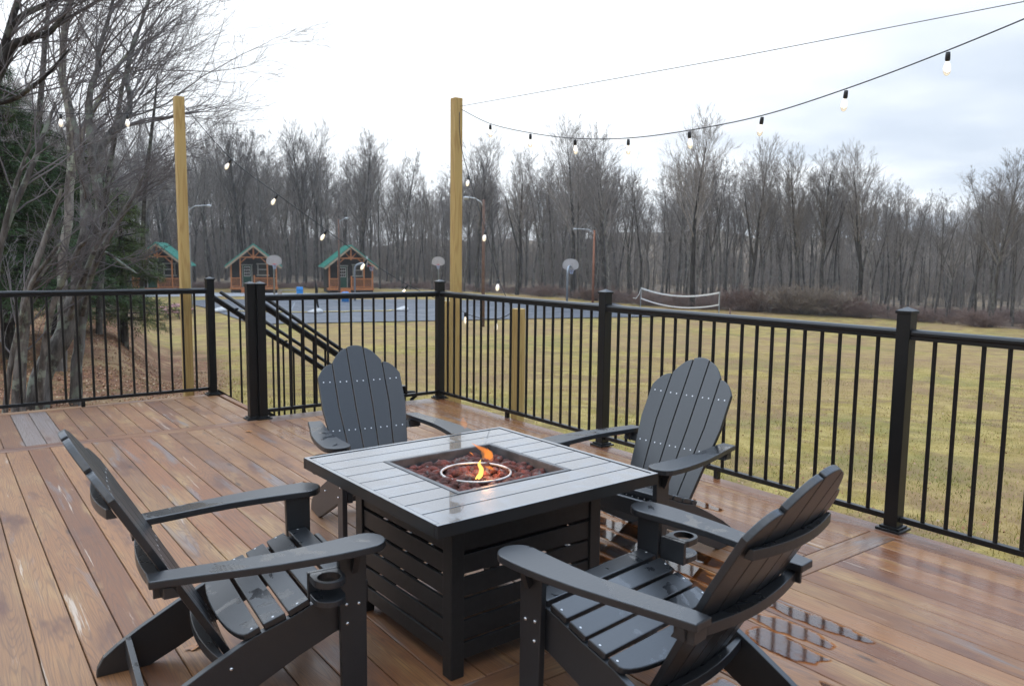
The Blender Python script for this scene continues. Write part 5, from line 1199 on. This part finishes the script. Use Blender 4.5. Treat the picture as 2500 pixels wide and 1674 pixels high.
def conifer(u, v, D, h, rad, label, seed, col, n_br=90, top_sharp=1.0):
    b = at(u, v, D); g = gz(b.x, b.y); root = empty('evergreen_tree', (b.x, b.y, g)); tag(root, label, 'tree', 'evergreens left of the deck')
    rng = np.random.default_rng(seed); tr = Segs(); tr.limb([np.array([0, 0, -.3]), np.array([.05, 0, h * .5]), np.array([0, .05, h])], [.11, .07, .015], 8)
    Vl = []; Fl = []; n = 0; sh = []
    for i in range(n_br):
        t = .10 + .90 * rng.uniform(.04, 1) ** .9; z = h * t; a = rng.uniform(0, 6.283); L = rad * (1 - t) ** .75 * rng.uniform(.6, 1.15) + .25; ns = 7
        d = np.array([cos(a), sin(a), .12]); p = np.array([0, 0, z]); pts = [p]
        for k in range(ns): d = unit(d + np.array([0, 0, -.07]) + rng.normal(0, .06, 3)); p = p + d * L / ns; pts.append(p)
        tr.limb(pts, np.linspace(.022, .004, ns + 1), 4)
        dens = int(34 * L)
        for k in range(dens * 11):
            s_ = rng.uniform(.15, 1) * ns; j = min(int(s_), ns - 1); q = pts[j] + (pts[j + 1] - pts[j]) * (s_ - j); side = np.cross(unit(pts[j + 1] - pts[j]), [0, 0, 1.]); side = unit(side)
            off = side * rng.normal(0, .16 * L * (.35 + .65 * (1 - s_ / ns)) + .04) + np.array([0, 0, rng.normal(-.02, .045)]); c = q + off
            ld = unit(unit(pts[j + 1] - pts[j]) * .6 + unit(off + 1e-6) * .7 + rng.normal(0, .25, 3)); wd = unit(np.cross(ld, [0, 0, 1.]) + rng.normal(0, .35, 3)); ln = rng.uniform(.05, .10); ww = rng.uniform(.0045, .009)
            Vl += [c - wd * ww, c + wd * ww, c + ld * ln + wd * ww * .3, c + ld * ln - wd * ww * .3]; Fl.append((n, n + 1, n + 2, n + 3)); n += 4; sh += [rng.random()] * 4
    np_mesh('trunk', *tr.arrays(), BARKD, parent=root)
    t = MT('needles', .8, spec=.2); c = t.mix(t.attr('shade'), tuple(k * 1.0 for k in col), tuple(k * 2.3 for k in col)); c = t.mix(t.math('MULTIPLY', t.ramp(t.noise(t.coord(), 1.1, 2), .52, .66), .5), c, (.10, .085, .03)); t.color(c)
    np_mesh('crown', Vl, Fl, t.m, {'shade': sh}, parent=root)
conifer(20, 790, 17, 5.2, 2.0, 'dark green evergreen at the left edge behind the pale stems', 1, (.030, .055, .020), 120)
conifer(130, 780, 20, 4.6, 1.9, 'dark evergreen behind the forked leaning tree', 2, (.026, .048, .018), 110)
conifer(300, 775, 21, 3.7, 1.35, 'lighter olive green evergreen beside the leftmost cabin', 3, (.050, .070, .022), 110)
conifer(-90, 800, 18, 6.5, 2.2, 'tall dark evergreen mostly outside the left edge of the picture', 4, (.026, .046, .018), 120)
conifer(215, 760, 27, 5.4, 2.0, 'evergreen farther back between the forked leaning tree and the olive one', 5, (.035, .055, .022), 90)
conifer(60, 770, 29, 6.8, 2.6, 'evergreen farthest back at the left, above the others', 6, (.028, .046, .020), 90)

# ------------------------------------------------------------------ grass and leaf litter near the deck
def ground_cover():
    rng = np.random.default_rng(3)
    def on_deck(x, y): return (x < 4.25 and y < 6.95) or (x < 2.45 and y < 8.42) or (2.3 < x < 3.9 and 6.9 < y < 8.35)
    Vl = []; Fl = []; sh = []; n = 0; cnt = 0
    while cnt < 70000:
        a = az_of(rng.uniform(-60, 2700)); D = 5.5 + 26 * rng.random() ** 1.3; x, y = D * sin(a), D * cos(a)
        if on_deck(x, y): continue
        adeg = math.degrees(a); lf = min(max((18.0 - adeg) / 5, 0), 1)
        if rng.random() < lf * .85: continue
        z = gz(x, y); h = rng.uniform(.02, .055); w = rng.uniform(.003, .006); t = rng.uniform(0, 6.28); dx, dy = cos(t) * w, sin(t) * w; lx, ly = rng.normal(0, .02, 2)
        Vl += [(x - dx, y - dy, z - .005), (x + dx, y + dy, z - .005), (x + lx, y + ly, z + h)]; Fl.append((n, n + 1, n + 2)); n += 3; sh += [rng.random()] * 3; cnt += 1
    t = MT('grass_blades', .8, spec=.2); c = t.coord(); f = t.math('ADD', t.math('MULTIPLY', t.attr('shade'), .6), t.ramp(t.noise(c, .5, 3), .4, .65, -.1, .5)); t.color(t.mix(t.ramp(f, .15, .85), (.45, .345, .13), (.22, .215, .05)))
    o = np_mesh('grass', Vl, Fl, t.m, {'shade': sh}); tag(o, 'short winter grass, straw yellow and green, on the lawn beyond the railing', 'grass', kind='stuff')
    Vl = []; Fl = []; sh = []; n = 0; cnt = 0
    while cnt < 26000:
        u = rng.uniform(-120, 640) if cnt < 23500 else rng.uniform(500, 2600); a = az_of(u); D = 8.3 + 18 * rng.random() ** 1.2; x, y = D * sin(a), D * cos(a)
        if on_deck(x, y): continue
        lf = min(max((18.5 - math.degrees(a)) / 5, .04), 1)
        if cnt < 23500 and rng.random() > lf: continue
        z = gz(x, y) + rng.uniform(.005, .03); s_ = rng.uniform(.018, .042); R_ = Matrix.Rotation(rng.uniform(0, 6.28), 3, 'Z') @ Matrix.Rotation(rng.normal(0, .5), 3, 'X') @ Matrix.Rotation(rng.normal(0, .4), 3, 'Y')
        for p in ((-.5, -.1, 0), (0, -.42, .1), (.6, 0, 0), (0, .42, .1)): w_ = R_ @ Vector(p) * s_; Vl.append((x + w_.x, y + w_.y, z + w_.z))
        Fl.append((n, n + 1, n + 2, n + 3)); n += 4; sh += [rng.random()] * 4; cnt += 1
    t = MT('dead_leaves', .7, spec=.3); s_ = t.attr('shade'); c = t.mix(t.ramp(s_, 0, .6), (.17, .07, .04), (.36, .18, .09)); c = t.mix(t.ramp(s_, .8, .95), c, (.50, .36, .23)); t.color(c)
    o = np_mesh('leaf_litter', Vl, Fl, t.m, {'shade': sh}); tag(o, 'fallen brown oak leaves covering the bank under the trees on the left', 'leaf litter', kind='stuff')
ground_cover()

# ------------------------------------------------------------------ damp winter air
def haze():
    m = bpy.data.materials.new('damp_air'); m.use_nodes = True; nt = m.node_tree; nt.nodes.clear(); out = nt.nodes.new('ShaderNodeOutputMaterial'); v = nt.nodes.new('ShaderNodeVolumePrincipled')
    v.inputs['Color'].default_value = (.92, .92, .93, 1); v.inputs['Density'].default_value = 0.00055; nt.links.new(v.outputs[0], out.inputs['Volume'])
    b = MB((0, 0, 0)); b.bb((-780, -780, -12), (780, 780, 34)); o = b.build('haze', m); tag(o, kind='stuff', label='thin damp winter haze softening the far wood', cat='haze')
haze()
